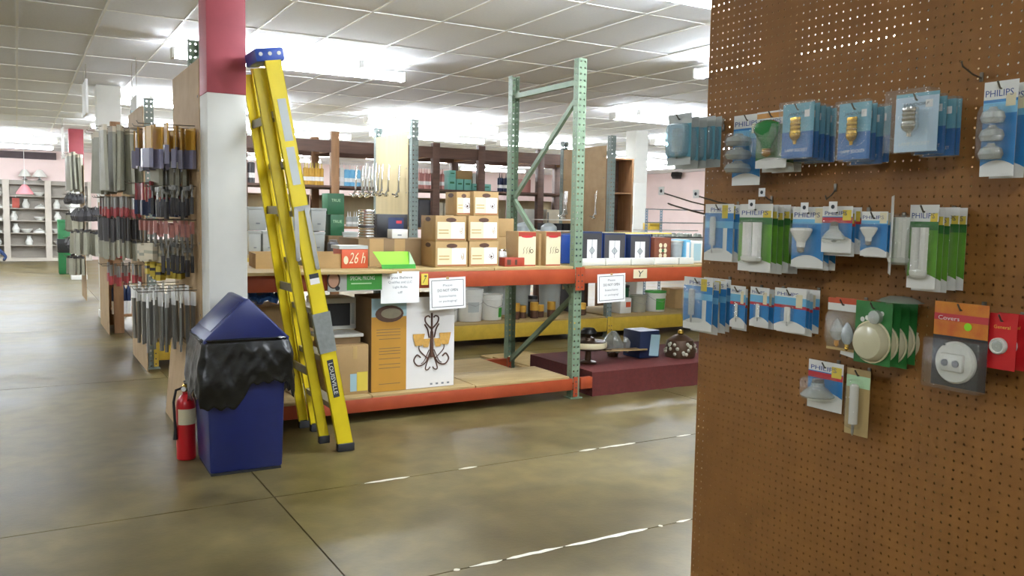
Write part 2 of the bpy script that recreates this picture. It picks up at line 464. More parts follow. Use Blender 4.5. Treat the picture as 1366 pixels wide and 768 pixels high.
R9, R14, R18, R23 = 9.6, 14.2, 18.8, 23.4
for x, y, al, lab in (
        (2.75, R9, 'x', 'bright ceiling strip light just above the top of the yellow ladder'),
        (6.68, 6.05, "y", 'ceiling strip light whose end shows beside the pegboard edge'),
        (2.6, R14, 'x', 'ceiling strip light in the second row behind the red topped column'),
        (7.6, R14 + 2.4, 'x', 'ceiling strip light over the wooden shelves between the grey and green posts'),
        (10.6, R14 + 2.4, 'x', 'ceiling strip light to the right of the green upright frame, far back'),
        (4.9, R18 - 1.2, 'x', 'ceiling strip light far behind the yellow ladder'),
        (2.6, R18, 'x', 'ceiling strip light in the third row behind the end panels'),
        (-.4, R23, 'x', 'far ceiling strip light above the back wall shelves'),
        (-2.9, R23, 'x', 'far ceiling strip light at the left picture edge'),
        (3.0, R23, 'x', 'far ceiling strip light behind the third column'),
        (6.4, R23, 'x', 'far ceiling strip light behind the cream panel'),
        (10.0, R23, 'x', 'far ceiling strip light behind the green rack frame'),
        (3.4, 4.9, 'x', 'near ceiling strip light just above the frame over the floor aisle'),
        (-3.2, 4.9, 'x', 'near ceiling strip light out over the left aisle'),
        (-3.2, R9, 'x', 'ceiling strip light over the left aisle beyond the frame'),
        (-3.2, R14, 'x', 'ceiling strip light over the left aisle farther back'),
        (-3.2, R18, 'x', 'ceiling strip light over the left aisle third row'),
        (13.5, R9, 'x', 'ceiling strip light far right behind the pegboard'),
        (15.0, R18, 'x', 'ceiling strip light by the pink right wall'),
        (-1.5, -.8, 'x', 'added ceiling strip light behind the camera brightening the near zone'),  # added out of view to lift the near surfaces
        (3.9, 2.3, 'x', 'added strip light behind the pegboard brightening the rack and ladder fronts'),  # added fill for camera-facing fronts, kept off the pegboard face
        (3.9, -.4, 'x', 'second added strip light behind the pegboard, nearest the front wall'),  # second added fill, out of view behind the pegboard
        (-.4, 26.3, 'x', 'added strip light over the back shelves brightening the back wall'),  # added, like the next five, to brighten the far walls
        (-3.0, 26.3, 'x', 'added strip light at the far left corner brightening the back wall'),
        (17.6, 21.5, 'y', 'added strip light along the pink wall to brighten it'),  # this one and the next are added to lift the right wall
        (17.6, 25.0, 'y', 'added strip light brightening the far end of the pink wall'),
        (14.5, 26.3, 'x', 'added strip light at the far right brightening the back'),
        (7.0, 26.3, 'x', 'added strip light behind the wooden shelves brightening the back wall'),
        (6.6, R14, 'x', 'extra strip light in the second row added to brighten the background'),  # from here down: extra fixtures added to overexpose the background
        (9.6, R9 + 1.5, 'x', 'extra strip light right of the second rack added to brighten the background'),
        (13.0, R14, 'x', 'extra strip light far right in the second row added to brighten the background'),
        (5.9, R18 + 2, 'x', 'extra strip light behind the grey post added to brighten the background'),
        (13.5, R23, 'x', 'extra strip light toward the pink wall added to brighten the background')):
    strip_light(x, y, al, lab)

# ================================================================== FOREGROUND PEGBOARD
XB = 2.17
YE = atx(935, 384, XB).y                       # its far edge
pb = thing('pegboard', 'big brown pegboard in the foreground hung with light bulb packs', 'pegboard', (XB, YE, 0))
NU, NV = 70, 94
b = MB(); b.perf((0, 0, .04), (0, -1, 0), (0, 0, 1), (-1, 0, 0), NU, NV, .0254, .0254, .0032, .0035)
b.build('perforated_sheet', 'hardboard', pb, smooth=False)
ya = atx(1000, 384, XB).y - YE; yb = atx(1040, 384, XB).y - YE
for y0, y1 in ((ya, yb), (ya - .62, yb - .62), (ya - 1.24, yb - 1.24)):
    MB().box(.006, min(y0, y1), 0, .046, max(y0, y1), 2.43).build('stud', 'stud', pb, bevel=.003)
MB().box(.006, -NU * .0254, .0, .046, 0, .04).build('bottom_rail', 'stud', pb)
MB().box(.0465, -NU * .0254, .0, .050, 0, 1.66).build('backing_sheet', 'hardboard', pb)

# ------------------------------------------------------------------ carded goods
def halfdome(b, x, z, w, h, d, y=-.001, m=0, n=6, e=2.0):
    """a moulded blister: bulging bubble of width w, height h, depth d standing off the card"""
    vs = []; fs = []; k = 12
    for j in range(n + 1):
        t = (PI / 2) * j / n; rs = math.cos(t) ** (2 / e) if j < n else 0.001; dd = math.sin(t) ** (2 / e) * d
        for i in range(k):
            a = 2 * PI * i / k; ca, sa = math.cos(a), math.sin(a)
            ex = 2 / 5.0
            cx = math.copysign(abs(ca) ** ex, ca); cz = math.copysign(abs(sa) ** ex, sa)
            vs.append((x + cx * rs * w / 2, y - dd, z + cz * rs * h / 2))
    for j in range(n):
        for i in range(k):
            fs.append((j * k + i, j * k + (i + 1) % k, (j + 1) * k + (i + 1) % k, (j + 1) * k + i))
    b.add(vs, fs, m)
def card(w, h, bands, mats, parent, top=.018, th=.0012, base='ph_white'):
    """printed card hanging from the origin: bands = (z from, z to as fractions from the top, bow, material)"""
    b = MB(); b.box(-w / 2, -th / 2, top - h, w / 2, th / 2, top, 0); ms = [base]
    for k, (f0, f1, bow, m) in enumerate(bands):
        if m not in ms: ms.append(m)
        n = 8; y = -th / 2 - .0003 - .00012 * k
        for i in range(n):
            xa = -w / 2 + w * i / n; xb_ = -w / 2 + w * (i + 1) / n
            def zz(x, f): return top - h * f + bow * h * ((x / (w / 2)) ** 2 - .5) * (1 if f == f1 else 0)
            b.quad((xa, y, zz(xa, f1)), (xb_, y, zz(xb_, f1)), (xb_, y, top - h * f0), (xa, y, top - h * f0), ms.index(m))
    b.add([], [])
    return b.build('card', ms, parent, smooth=False)
UP = Matrix.Identity(3)
DOWN = Matrix(((1, 0, 0), (0, -1, 0), (0, 0, -1)))
def bulb_shape(parent, x, y, z, r, L, m='bulb_white', base='alu', down=False, name='bulb', kind='a'):
    ax = DOWN if down else UP
    if kind == 'a': pf = [(r * .32, 0), (r * .36, L * .12), (r * .62, L * .34), (r * .95, L * .6), (r, L * .72), (r * .85, L * .88), (r * .45, L * .98), (0.0005, L)]
    elif kind == 'refl': pf = [(r * .38, 0), (r * .4, L * .25), (r * .7, L * .5), (r, L * .85), (r * .96, L * .95), (r * .6, L), (.0005, L)]
    elif kind == 'candle': pf = [(r * .4, 0), (r * .75, L * .15), (r, L * .4), (r * .8, L * .65), (r * .4, L * .88), (.0005, L)]
    else: pf = [(r, 0), (r, L * .95), (r * .6, L), (.0005, L)]
    o = MB().lathe(pf, 12, (x, y, z), ax).build(name, m, parent)
    s = -1 if not down else 1
    q = MB()
    for i in range(4):
        q.lathe([(r * .30, 0), (r * .36, L * .03), (r * .30, L * .06)], 10, (x, y, z + s * L * .06 * (i + 1) - (0 if s > 0 else 0)), UP if s < 0 else DOWN)
    q.cyl((x, y, z + s * L * .24), (x, y, z + s * L * .30), r * .28, r * .1, n=8)
    q.build('screw_base', base, o)
    return o
def blister(parent, x, z, w, h, d, m='clear_plastic'):
    b = MB(); halfdome(b, x, z, w, h, d, e=7.0); return b.build('blister', m, parent)
def make_pack(kind, w, h, root):
    t = .018
    if kind == 'bulb3':
        card(w, h, [(.19, .86, -.06, 'ph_blue'), (.22, .34, 0, 'ph_lightblue')], None, root)
        lettering('PHILIPS', root, -w * .04, -.0016, t - h * .125, w * .82, h * .07, 'ph_navy')
        b = MB(); b.box(w * .16, -.0016, t - h * .27, w * .44, -.0012, t - h * .14); b.build('price_sticker', 'paper_cream', root)
        for i in range(3):
            zc = t - h * (.36 + .19 * i)
            o = MB().lathe([(.001, -h * .085), (w * .3, -h * .08), (w * .36, -h * .03), (w * .3, h * .03), (w * .13, h * .06), (w * .10, h * .085)], 14, (-w * .06, -.03, zc), UP).build('bulb', 'clear_glass', root)
            MB().cyl((-w * .06, -.03, zc - h * .02), (-w * .06, -.03, zc + h * .05), w * .08, n=8).build('filament_stem', 'bulb_grey', o)
        blister(root, -w * .06, t - h * .55, w * .86, h * .62, .055)
    elif kind == 'greenbulb':
        card(w, h, [(.24, .84, -.05, 'ph_darkgreen'), (.03, .12, 0, 'amber')], None, root)
        lettering('PHILIPS', root, -w * .05, -.0016, t - h * .18, w * .7, h * .08, 'ph_navy')
        bulb_shape(root, -w * .02, -.035, t - h * .66, w * .42, -0 + h * .5, 'bulb_green', 'brass')
        blister(root, -w * .05, t - h * .52, w * .95, h * .62, .075)
    elif kind in ('socket', 'socketlight'):
        lt = kind == 'socketlight'
        card(w, h, [(.06, .52, 0, 'sock_light' if lt else 'sock_top'), (.52, 1.0, 0, 'sock_light' if lt else 'sock_bot')], None, root, base='sock_top')
        lettering('JANDORF', root, -w * .02, -.0018, t - h * .2, w * .6, h * .07, 'ink', shear=.3)
        lettering('LAMP SOCKET', root, -w * .02, -.0018, t - h * .86, w * .72, h * .055, 'ph_white')
        b = MB(); b.box(w * .2, -.0018, t - h * .26, w * .36, -.0012, t - h * .13); b.build('price_sticker', 'paper', root)
        m = 'chrome' if lt else 'brass'
        pf = [(w * .17 * a_, h * b_ * 1.1) for a_, b_ in ((.93, .40), (1, .36), (.9, .325), (1.03, .29), (.9, .255), (1.03, .22), (.92, .185), (1.05, .15), (1.05, .10), (.82, .05), (.36, .01), (.3, -.05), (.003, -.05))]
        o = MB().lathe(pf, 14, (-w * .02, -w * .2, t - h * .7), UP).build('lamp_socket', m, root)
        MB().lathe([(w * .178, 0), (w * .19, h * .01), (w * .178, h * .02)], 14, (-w * .02, -w * .2, t - h * .56), UP).build('shell_ring', m, o)
        b = MB(); b.box(-w / 2 - .003, -w * .4, t - h - .004, w / 2 + .003, .001, t + .006); b.build('clear_bag', 'clear_plastic', root, bevel=.004)
    elif kind == 'cfl':
        card(w, h, [(.2, .84, -.05, 'ph_green'), (.2, .3, 0, 'ph_darkgreen')], None, root)
        lettering('PHILIPS', root, -w * .03, -.0016, t - h * .13, w * .8, h * .065, 'ph_navy')
        b = MB(); b.box(w * .22, -.0016, t - h * .2, w * .46, -.0012, t - h * .1); b.build('price_sticker', 'yellow_tag', root)
        for s in (-1, 1):
            for dy in (-.016, -.034):
                o = MB().cyl((s * w * .15 - w * .03, dy, t - h * .78), (s * w * .15 - w * .03, dy, t - h * .27), w * .12, n=8).build('glass_tube', 'bulb_white', root)
        bs = MB(); bs.lathe([(.0005, 0), (w * .2, 0), (w * .3, h * .03), (w * .32, h * .08), (w * .26, h * .1), (.0005, h * .1)], 12, (-w * .03, -.025, t - h * .87), UP)
        bs.build('lamp_base', 'white_plastic', root)
        blister(root, -w * .03, t - h * .56, w * .86, h * .68, .055)
    elif kind == 'reflector':
        card(w, h, [(.2, .84, -.1, 'ph_blue'), (.2, .28, 0, 'ph_lightblue')], None, root)
        lettering('PHILIPS', root, -w * .05, -.0016, t - h * .13, w * .8, h * .08, 'ph_navy')
        b = MB(); b.box(w * .2, -.0016, t - h * .26, w * .46, -.0012, t - h * .02); b.build('price_sticker', 'paper_cream', root)
        bulb_shape(root, -w * .12, -.03, t - h * .66, w * .34, h * .32, 'bulb_white', 'alu', kind='refl')
        blister(root, -w * .1, t - h * .53, w * .76, h * .58, .06)
    elif kind == 'flood':
        card(w, h, [(.22, .66, -.1, 'ph_blue'), (.24, .36, 0, 'ph_red')], None, root)
        lettering('PHILIPS', root, -w * .05, -.0016, t - h * .15, w * .74, h * .09, 'ph_navy')
        b = MB(); b.box(w * .18, -.0016, t - h * .3, w * .46, -.0012, t - h * .08); b.build('price_sticker', 'yellow_tag', root)
        bulb_shape(root, -w * .02, -.03, t - h * .42, w * .4, h * .3, 'clear_glass', 'alu', kind='refl', down=True)
        blister(root, -w * .02, t - h * .55, w * .84, h * .52, .06)
    elif kind == 'halogen':
        card(w, h, [(.2, .38, 0, 'ph_lightblue'), (.4, .8, -.12, 'ph_blue'), (.38, .45, 0, 'ph_red')], None, root)
        lettering('PHILIPS', root, -w * .08, -.0016, t - h * .13, w * .66, h * .08, 'ph_navy')
        b = MB(); b.box(w * .18, -.0016, t - h * .42, w * .38, -.0012, t - h * .12); b.build('price_sticker', 'paper_cream', root)
        bulb_shape(root, -w * .05, -.014, t - h * .76, w * .1, h * .34, 'bulb_white', 'alu', kind='tube')
        blister(root, -w * .05, t - h * .58, w * .4, h * .46, .028)
    elif kind == 'bluepack':
        card(w, h, [(.16, .82, -.1, 'ph_blue'), (.3, .42, 0, 'ph_lightblue')], None, root)
        lettering('PHILIPS', root, w * .05, -.0016, t - h * .1, w * .7, h * .07, 'ph_navy')
        b = MB(); b.box(w * .1, -.0016, t - h * .25, w * .3, -.0012, t - h * .02); b.build('price_sticker', 'yellow_tag', root)
        b = MB(); b.box(w * .16, -.0016, t - h * .9, w * .3, -.0012, t - h * .42); b.build('info_strip', 'ph_white', root)
        bulb_shape(root, -w * .16, -.018, t - h * .72, w * .1, h * .5, 'bulb_grey', 'alu', kind='tube')
        blister(root, -w * .12, t - h * .5, w * .72, h * .74, .04)
    elif kind == 'tubelamp':
        card(w, h, [(.2, .84, -.04, 'sock_top')], None, root, base='grey_plastic')
        bulb_shape(root, 0, -.022, t - h * .74, w * .2, h * .46, 'clear_blue', 'alu', kind='tube')
        blister(root, 0, t - h * .52, w * .86, h * .68, .05, 'clear_blue')
    elif kind == 'amberbulb':
        card(w, h, [(.1, .24, 0, 'ph_white'), (.24, .95, 0, 'carton_dark'), (0, .1, 0, 'orange_print')], None, root, base='tan_card')
        bulb_shape(root, -w * .12, -.02, t - h * .8, w * .22, h * .42, 'clear_glass', 'amber', kind='candle', down=False)
        bulb_shape(root, w * .2, -.02, t - h * .85, w * .2, h * .42, 'bulb_grey', 'brass', kind='candle')
        blister(root, 0, t - h * .58, w * .95, h * .7, .05)
    elif kind == 'globe':
        card(w, h, [(0, 1, 0, 'globe_card')], None, root, base='globe_card')
        b = MB()
        for i in range(5): b.cyl((-w * .3 + i * w * .13, -.0012, t - h * (.3 - .03 * i)), (-w * .3 + i * w * .13, -.0022, t - h * (.3 - .03 * i)), w * .06, n=10)
        b.build('dot_print', 'ph_white', root)
        o = MB().lathe([(w * .50, 0), (w * .50, .004), (w * .46, .006), (w * .45, .03), (w * .38, .05), (w * .22, .062), (.0005, .066)], 20, (0, -.001, t - h * .64), Matrix(((1, 0, 0), (0, 0, -1), (0, 1, 0))))
        o = o.build('round_blister', 'cream_globe', root)
        MB().lathe([(w * .47, .0062), (w * .505, .006), (w * .505, .009), (w * .47, .0095)], 24, (0, -.001, t - h * .64), Matrix(((1, 0, 0), (0, 0, -1), (0, 1, 0)))).build('rim', 'paper_cream', o)
        MB().lathe([(w * .16, 0), (w * .16, .03), (w * .1, .035), (.0005, .036)], 12, (w * .1, -.001, t - h * .24), Matrix(((1, 0, 0), (0, 0, -1), (0, 1, 0)))).build('neck_blister', 'clear_bag', root)
    elif kind == 'coverplate':
        card(w, h, [(0, .14, 0, 'flood_orange'), (.14, .22, 0, 'flood_red'), (.22, .42, .04, 'flood_orange'), (.4, 1, 0, 'flood_black')], None, root, base='flood_black')
        lettering('Covers', root, -w * .22, -.002, t - h * .19, w * .4, h * .05, 'ph_white')
        b = MB(); b.cyl((w * .14, -.0018, t - h * .27), (w * .14, -.0024, t - h * .27), w * .07, n=12); b.build('price_dot', 'lime', root)
        A3 = Matrix(((1, 0, 0), (0, 0, -1), (0, 1, 0))); zc = t - h * .7
        o = MB().lathe([(w * .37, 0), (w * .37, .008), (w * .34, .014), (.0005, .014)], 28, (-w * .02, -.003, zc), A3).build('round_plate', 'white_plastic', root)
        b = MB(); b.box(-w * .24, -.03, zc - h * .1, w * .2, -.016, zc + h * .11); b.build('raised_boss', 'white_plastic', o, bevel=.006)
        for dx in (-.1, .1): MB().cyl((w * dx - w * .02, -.0305, zc), (w * dx - w * .02, -.033, zc), w * .062, n=14).build('socket_hole', 'ink_grey', o)
        for dx, dz in ((-.2, .2), (.2, -.22)): MB().cyl((w * dx, -.0165, zc + h * dz), (w * dx, -.019, zc + h * dz), w * .018, n=8).build('screw', 'ink', o)
        b = MB(); b.box(-w / 2 - .004, -.04, t - h - .004, w / 2 + .004, .001, t - h * .42); b.build('clear_tray', 'clear_plastic', root, bevel=.006)
    elif kind == 'redcard':
        card(w, h, [(0, 1, 0, 'red_card')], None, root, base='red_card')
        lettering('General', root, 0, -.0016, t - h * .24, w * .55, h * .06, 'yellow_tag')
        A3 = Matrix(((1, 0, 0), (0, 0, -1), (0, 1, 0)))
        o = MB().lathe([(w * .28, 0), (w * .28, .02), (w * .24, .026), (w * .2, .02), (.0005, .02)], 18, (-w * .05, -.001, t - h * .58), A3).build('push_light', 'white_plastic', root)
        MB().lathe([(w * .19, .0205), (w * .12, .026), (.0005, .027)], 14, (-w * .05, -.001, t - h * .58), A3).build('lens', 'clear_glass', o)
    elif kind == 'tanlong':
        card(w, h, [(.1, .28, 0, 'lime_pale'), (.28, .96, 0, 'tan_card')], None, root, base='tan_card')
        bulb_shape(root, -w * .02, -.014, t - h * .82, w * .16, h * .6, 'bulb_white', 'alu', kind='tube')
        blister(root, -w * .02, t - h * .52, w * .6, h * .76, .03)
    return root
PROTO = {}
def pack(kind, w, h, loc, rz, label, group=None, lean=0.0, name=None):
    key = (kind, round(w, 3), round(h, 3))
    nm = name or {'bulb3': 'bulb_card', 'greenbulb': 'bulb_card', 'socket': 'lamp_socket_card', 'socketlight': 'lamp_socket_card', 'globe': 'globe_bulb_card', 'coverplate': 'cover_plate_pack', 'redcard': 'push_light_card'}.get(kind, 'bulb_pack')
    if key in PROTO:
        r = copy_tree(PROTO[key]); r.name = nm
    else:
        r = bpy.data.objects.new(nm, None); COL.objects.link(r); r.empty_display_size = .03
        make_pack(kind, w, h, r); PROTO[key] = r
    r.location = loc; r.rotation_euler = (0, lean, rz)
    tag(r, label, 'bulb pack' if 'cover' not in kind and 'socket' not in kind else 'hardware pack')
    if group: r['group'] = group
    return r
def peg_hook(y, z, X, label, tagged=False, drop=0.0):
    t = thing('peg_hook', label, 'hook', (XB, y, z), group='peg hooks on the brown pegboard')
    L = XB - X
    MB().tube([(.004, 0, .03), (.004, 0, .0), (-.01, 0, -.004), (-L * .5, 0, -.008 - drop), (-L, 0, -.004 - drop), (-L - .012, 0, .012 - drop)], .0024, 6).build('wire', 'wire', t)
    MB().box(-.005, -.006, -.008, -.001, .006, .014).build('clip', 'wire', t, bevel=.001)
    if tagged:
        o = MB().box(-.0006, -.014, -.015, .0006, .014, .015).build('price_tag', 'paper', t, loc=(-L - .014, 0, .012 - drop))
        MB().cyl((-.0008, 0, 0), (-.0016, 0, 0), .006, n=10).build('tag_mark', 'ink', o)
    return t
def hang(rect, kind, n, Xf, step, what, jit=.06, tagged=False):
    """a hook with n packs; rect is where the front one shows, Xf the front plane"""
    x0, y0, x1, y1 = rect
    a = atx(x0, (y0 + y1) / 2, Xf); c = atx(x1, (y0 + y1) / 2, Xf); xm = (x0 + x1) / 2
    tp = atx(xm, y0, Xf); bt = atx(xm, y1, Xf)
    w_, h_ = abs(a.y - c.y), tp.z - bt.z
    y, z = (a.y + c.y) / 2, tp.z - .018
    r = random.Random(int(x0 * 7 + y0))
    for i in range(n):
        lab = what if n == 1 else what + ', ' + ORD[i] + ' on its hook'
        pk_ = pack(kind, w_, h_, (Xf + i * step, y + (r.uniform(-.006, .006) if i else 0), z - (r.uniform(0, .012) if i else 0)), -PI / 2 + (r.uniform(-jit, jit) if i else r.uniform(-jit, jit) * .5), lab, None if n == 1 else what[:60], lean=0)
        if n > 1: pk_.scale = (1, min(1, step * .9 / .062), 1)
    peg_hook(y, z + .004, Xf - .006, 'wire peg hook holding the ' + what, tagged)

XF = XB - .13
hang((891, 152, 922, 220), 'tubelamp', 5, XB - .2, .034, 'pale blue tube lamp blister past the board edge')
hang((978, 153, 1015, 247), 'bulb3', 1, XB - .06, .03, 'white card of three clear bulbs left of the green bulb')
hang((1009, 148, 1050, 224), 'greenbulb', 3, XB - .11, .035, 'pack with a dark green bulb and white header')
hang((1044, 138, 1085, 210), 'socket', 5, XF, .026, 'blue brass lamp socket card beside the green bulb')
hang((1119, 137, 1161, 212), 'socket', 4, XF, .03, 'blue brass lamp socket card in the middle stack')
hang((1195, 124, 1251, 202), 'socketlight', 1, XF - .03, .03, 'pale lamp socket card with a chrome socket in front')
hang((1222, 130, 1262, 205), 'socket', 3, XF + .01, .03, 'darker lamp socket card behind the pale chrome one')
hang((1310, 108, 1356, 235), 'bulb3', 2, XF + .02, .045, 'white three bulb card at the upper right corner')
hang((940, 272, 978, 348), 'bluepack', 3, XF - .02, .03, 'blue lamp pack hanging over the board edge')
hang((985, 272, 1030, 362), 'cfl', 6, XF - .02, .025, 'green compact fluorescent pack in the left stack', tagged=True)
hang((1057, 276, 1099, 357), 'reflector', 3, XF, .03, 'blue reflector lamp pack beside the green stack', tagged=True)
hang((1096, 275, 1137, 337), 'flood', 3, XF - .01, .02, 'wide clear flood bulb pack over the blue reflectors', tagged=True)
hang((1148, 282, 1184, 342), 'reflector', 2, XF, .02, 'small bulb pack right of the clear flood bulb')
hang((1212, 273, 1250, 385), 'cfl', 5, XF, .029, 'green compact fluorescent pack in the right stack')
hang((912, 370, 950, 440), 'bluepack', 4, XF - .02, .03, 'dark blue bulb pack low at the board edge')
hang((974, 381, 994, 437), 'halogen', 2, XF + .02, .016, 'narrow white and blue halogen pack')
hang((1000, 383, 1026, 436), 'halogen', 2, XF + .02, .016, 'mid sized white and blue halogen pack')
hang((1033, 385, 1075, 443), 'halogen', 4, XF, .02, 'wide white and blue halogen pack')
hang((1104, 398, 1146, 468), 'amberbulb', 2, XF + .03, .03, 'brown card with amber candle bulbs')
hang((1140, 402, 1190, 486), 'globe', 5, XF, .036, 'green card with a round cream globe blister')
hang((1244, 404, 1318, 518), 'coverplate', 1, XB - .1, .03, 'black and orange pack with a round white cover plate')
hang((1316, 418, 1356, 493), 'redcard', 2, XB - .09, .035, 'red card with a white round push light')
hang((1078, 482, 1124, 547), 'flood', 1, XB - .06, .03, 'small white and blue bulb card low on the board')
hang((1128, 492, 1160, 581), 'tanlong', 1, XB - .05, .03, 'long tan card with a white tube lamp')
# things on the board that hang differently
p = atx(1188, 325, XB - .14)
t = thing('bulb_pack', 'pack turned edge on beside the right green stack', 'bulb pack', (p.x, p.y, p.z + .11), .68)
make_pack('cfl', .10, .21, t)
p = atx(1200, 402, XB - .1)
t = thing('clear_clamshell', 'empty clear clamshell lying over the round globe cards', 'packaging', (p.x, p.y, p.z))
b = MB(); b.lathe([(.0005, .014), (.03, .013), (.05, .006), (.058, 0), (.066, -.001)], 18, (0, 0, 0), UP, sx=.8); b.build('shell', 'clear_bag', t)
MB().box(-.05, -.006, -.006, .05, .006, 0).build('flap', 'clear_plastic', t)
p = atx(1141, 472, XB - .09)
t = thing('price_strip', 'white shelf strip poking out under the amber bulb cards', 'tag', (p.x, p.y, p.z), -PI / 2)
b = MB(); b.box(-.05, -.001, -.014, .05, .001, .014); b.build('strip', 'ph_white', t, rot=(0, .14, 0))
p = atx(1101, 540, XB - .045)
t = thing('bulb_card', 'navy card peeking out below the small white bulb card', 'bulb pack', (p.x, p.y, p.z + .05), -PI / 2)
card(.115, .075, [(0, 1, 0, 'ph_navy')], None, t, top=.03, base='ph_navy'); MB().box(-.03, -.003, -.04, .03, -.001, .02).build('blister', 'clear_plastic', t, bevel=.001)
# bare hooks
def bare_hook(pa, pb_, X0, label, tagged=False):
    a = atx(*pa, X0); hy, hz = a.y, a.z
    e = aty(*pb_, hy)
    t = thing('peg_hook', label, 'hook', (X0, hy, hz), group='bare hooks on the brown pegboard')
    d = Vector((e.x - X0, 0, e.z - hz))
    MB().tube([(.004, 0, .025), (.002, 0, 0), tuple(d * .5 + Vector((0, 0, -.004))), tuple(d), tuple(d + Vector((-.004, 0, .012)))], .0024, 6).build('wire', 'wire', t)
    MB().box(-.004, -.005, -.008, -.001, .005, .016).build('clip', 'wire', t, bevel=.001)
    if tagged:
        o = MB().box(-.0006, -.014, -.014, .0006, .014, .014).build('price_tag', 'paper', t, loc=d + Vector((-.006, 0, .006)))
        MB().cyl((-.0008, 0, 0), (-.0016, 0, 0), .006, n=10).build('tag_mark', 'ink', o)
bare_hook((960, 278), (884, 257), XB, 'bare wire hook with a tag reaching left past the board edge', True)
bare_hook((985, 275), (930, 261), XB, 'shorter bare wire hook with a tag at the board edge', True)
bare_hook((1115, 252), (1102, 266), XB, 'dark bent wire sticking out above the clear flood bulbs')
bare_hook((966, 172), (961, 175), XB, 'tiny empty hook near the left board edge')
bare_hook((1310, 105), (1284, 88), XB, 'upward bent bare wire above the corner bulb card')
bare_hook((1030, 268), (1018, 259), XB, 'empty hook with a tag above the left green stack', True)
p0 = aty(885, 262, 2.2)
t = thing('wire_loop', 'double wire loop hook reaching past the board edge below the tags', 'hook', (XB, 2.26, atx(960, 290, XB).z))
MB().tube([(0, 0, 0), (-.12, 0, .02), (-.2, 0, .036), (-.225, .01, .045), (-.2, .02, .04), (-.12, .02, .025), (0, .02, .004)], .0026, 6).build('wire', 'wire', t)
MB().box(-.005, -.01, -.012, -.001, .03, .012).build('clip', 'wire', t)

# ================================================================== PALLET RACKS
def upright_mesh(H, m, cell=.0508):
    b = MB(); W, D, th = .078, .07, .003; n = int(H / cell)
    b.perf((-W / 2, -D / 2, 0), (1, 0, 0), (0, 0, 1), (0, -1, 0), 2, n, W / 2, cell, .0085, th)
    b.perf((-W / 2, D / 2, 0), (0, -1, 0), (0, 0, 1), (-1, 0, 0), 1, n, D, cell, .0065, th)
    b.perf((W / 2, -D / 2, 0), (0, 1, 0), (0, 0, 1), (1, 0, 0), 1, n, D, cell, .0065, th)
    return b.mesh('upright_post', [m], smooth=False)
def frame(rack, x, yf, yb, H, m, me, braces=True):
    for y, s in ((yf, 0), (yb, PI)):
        u = link('upright_post', me, rack, (x, y, 0), (0, 0, s))
        MB().box(-.06, -.055, 0, .06, .055, .008).build('foot_plate', m, u)
    MB().bar((x, yf + .03, H - .22), (x, yb - .03, H - .22), .035, .045, m=0).build('cross_brace', m, rack)
    MB().bar((x, yf + .03, .35), (x, yb - .03, .35), .035, .045, m=0).build('cross_brace', m, rack) if False else None
    if braces:
        z = H - .34; up = True
        k = 0
        while z > .5:
            z2 = max(.16, z - .82)
            a, c = ((yf + .03, z), (yb - .03, z2)) if k % 2 == 0 else ((yb - .03, z), (yf + .03, z2))
            MB().bar((x, a[0], a[1]), (x, c[0], c[1]), .03, .04).build('diagonal_brace', m, rack)
            z = z2; k += 1
def beam(rack, x0, x1, y, z0, z1, m, face=-1):
    b = MB(); b.box(x0 + .04, y - .025, z0, x1 - .04, y + .025, z1); o = b.build('beam', m, rack, bevel=.004)
    for x, s in ((x0, 1), (x1, -1)):
        a_, c_ = sorted((x + s * .001, x + s * .043))
        MB().box(a_, y - .038, z0 - .055, c_, y - .034, z1 + .015).build('beam_bracket', m, o)
        q = MB()
        for dz in (.0, .05, .1): q.cyl((x + s * .018, y - .038, z0 - .03 + dz), (x + s * .018, y - .0405, z0 - .03 + dz), .007, n=8)
        q.build('bolts', 'dark', o)['kind'] = 'stuff'
    return o
def deck(rack, x0, x1, y0, y1, z, th, splits, m='ply', over=0.0):
    xs_ = [x0] + splits + [x1]; r = random.Random(int(x0 * 10 + z * 100))
    for a, c in zip(xs_, xs_[1:]):
        MB().box(a + .004, y0 + r.uniform(-.006, .006) - over, z, c - .004, y1, z + th + r.uniform(-.002, .001)).build('deck_board', m, rack, bevel=.002)
# --- first row, orange beams
Y1, Y1B, H1 = 5.80, 6.87, 2.83
X1 = [1.19, 4.0, 6.85]
UB0, UB1, LB0, LB1 = .965, 1.085, .076, .172
rk = thing('pallet_rack', 'orange beamed pallet rack with pale green uprights behind the ladder', 'rack', (0, 0, 0))
ug = upright_mesh(H1, 'rack_green')
for x in X1: frame(rk, x, Y1, Y1B, H1, 'rack_green', ug)
for a, c in zip(X1, X1[1:]):
    for yy in (Y1 - .002, Y1B):
        beam(rk, a, c, yy - .03 if yy < 6 else yy + .0, UB0, UB1, 'beam_orange')
for yy in (Y1 - .032, Y1B): beam(rk, X1[0], X1[1], yy, LB0, LB1, 'beam_orange')
MB().box(4.043, Y1 - .057, LB0, 4.16, Y1 - .007, LB1).build('beam_stub', 'beam_orange', rk, bevel=.004)
ZU = UB1 + .022; ZL = LB1 + .02
deck(rk, 1.275, 2.35, Y1 - .05, Y1B + .02, UB1, .022, [], over=.1); deck(rk, 2.36, 3.95, Y1 - .05, Y1B + .02, UB1, .022, [3.2])
deck(rk, 4.05, 6.8, Y1 - .05, Y1B + .02, UB1, .02, [5.0, 5.9])
deck(rk, 1.24, 3.93, Y1 - .05, 6.3, LB1, .02, [2.2, 3.05]); deck(rk, 1.24, 3.7, 6.31, Y1B + .02, LB1, .018, [2.3])
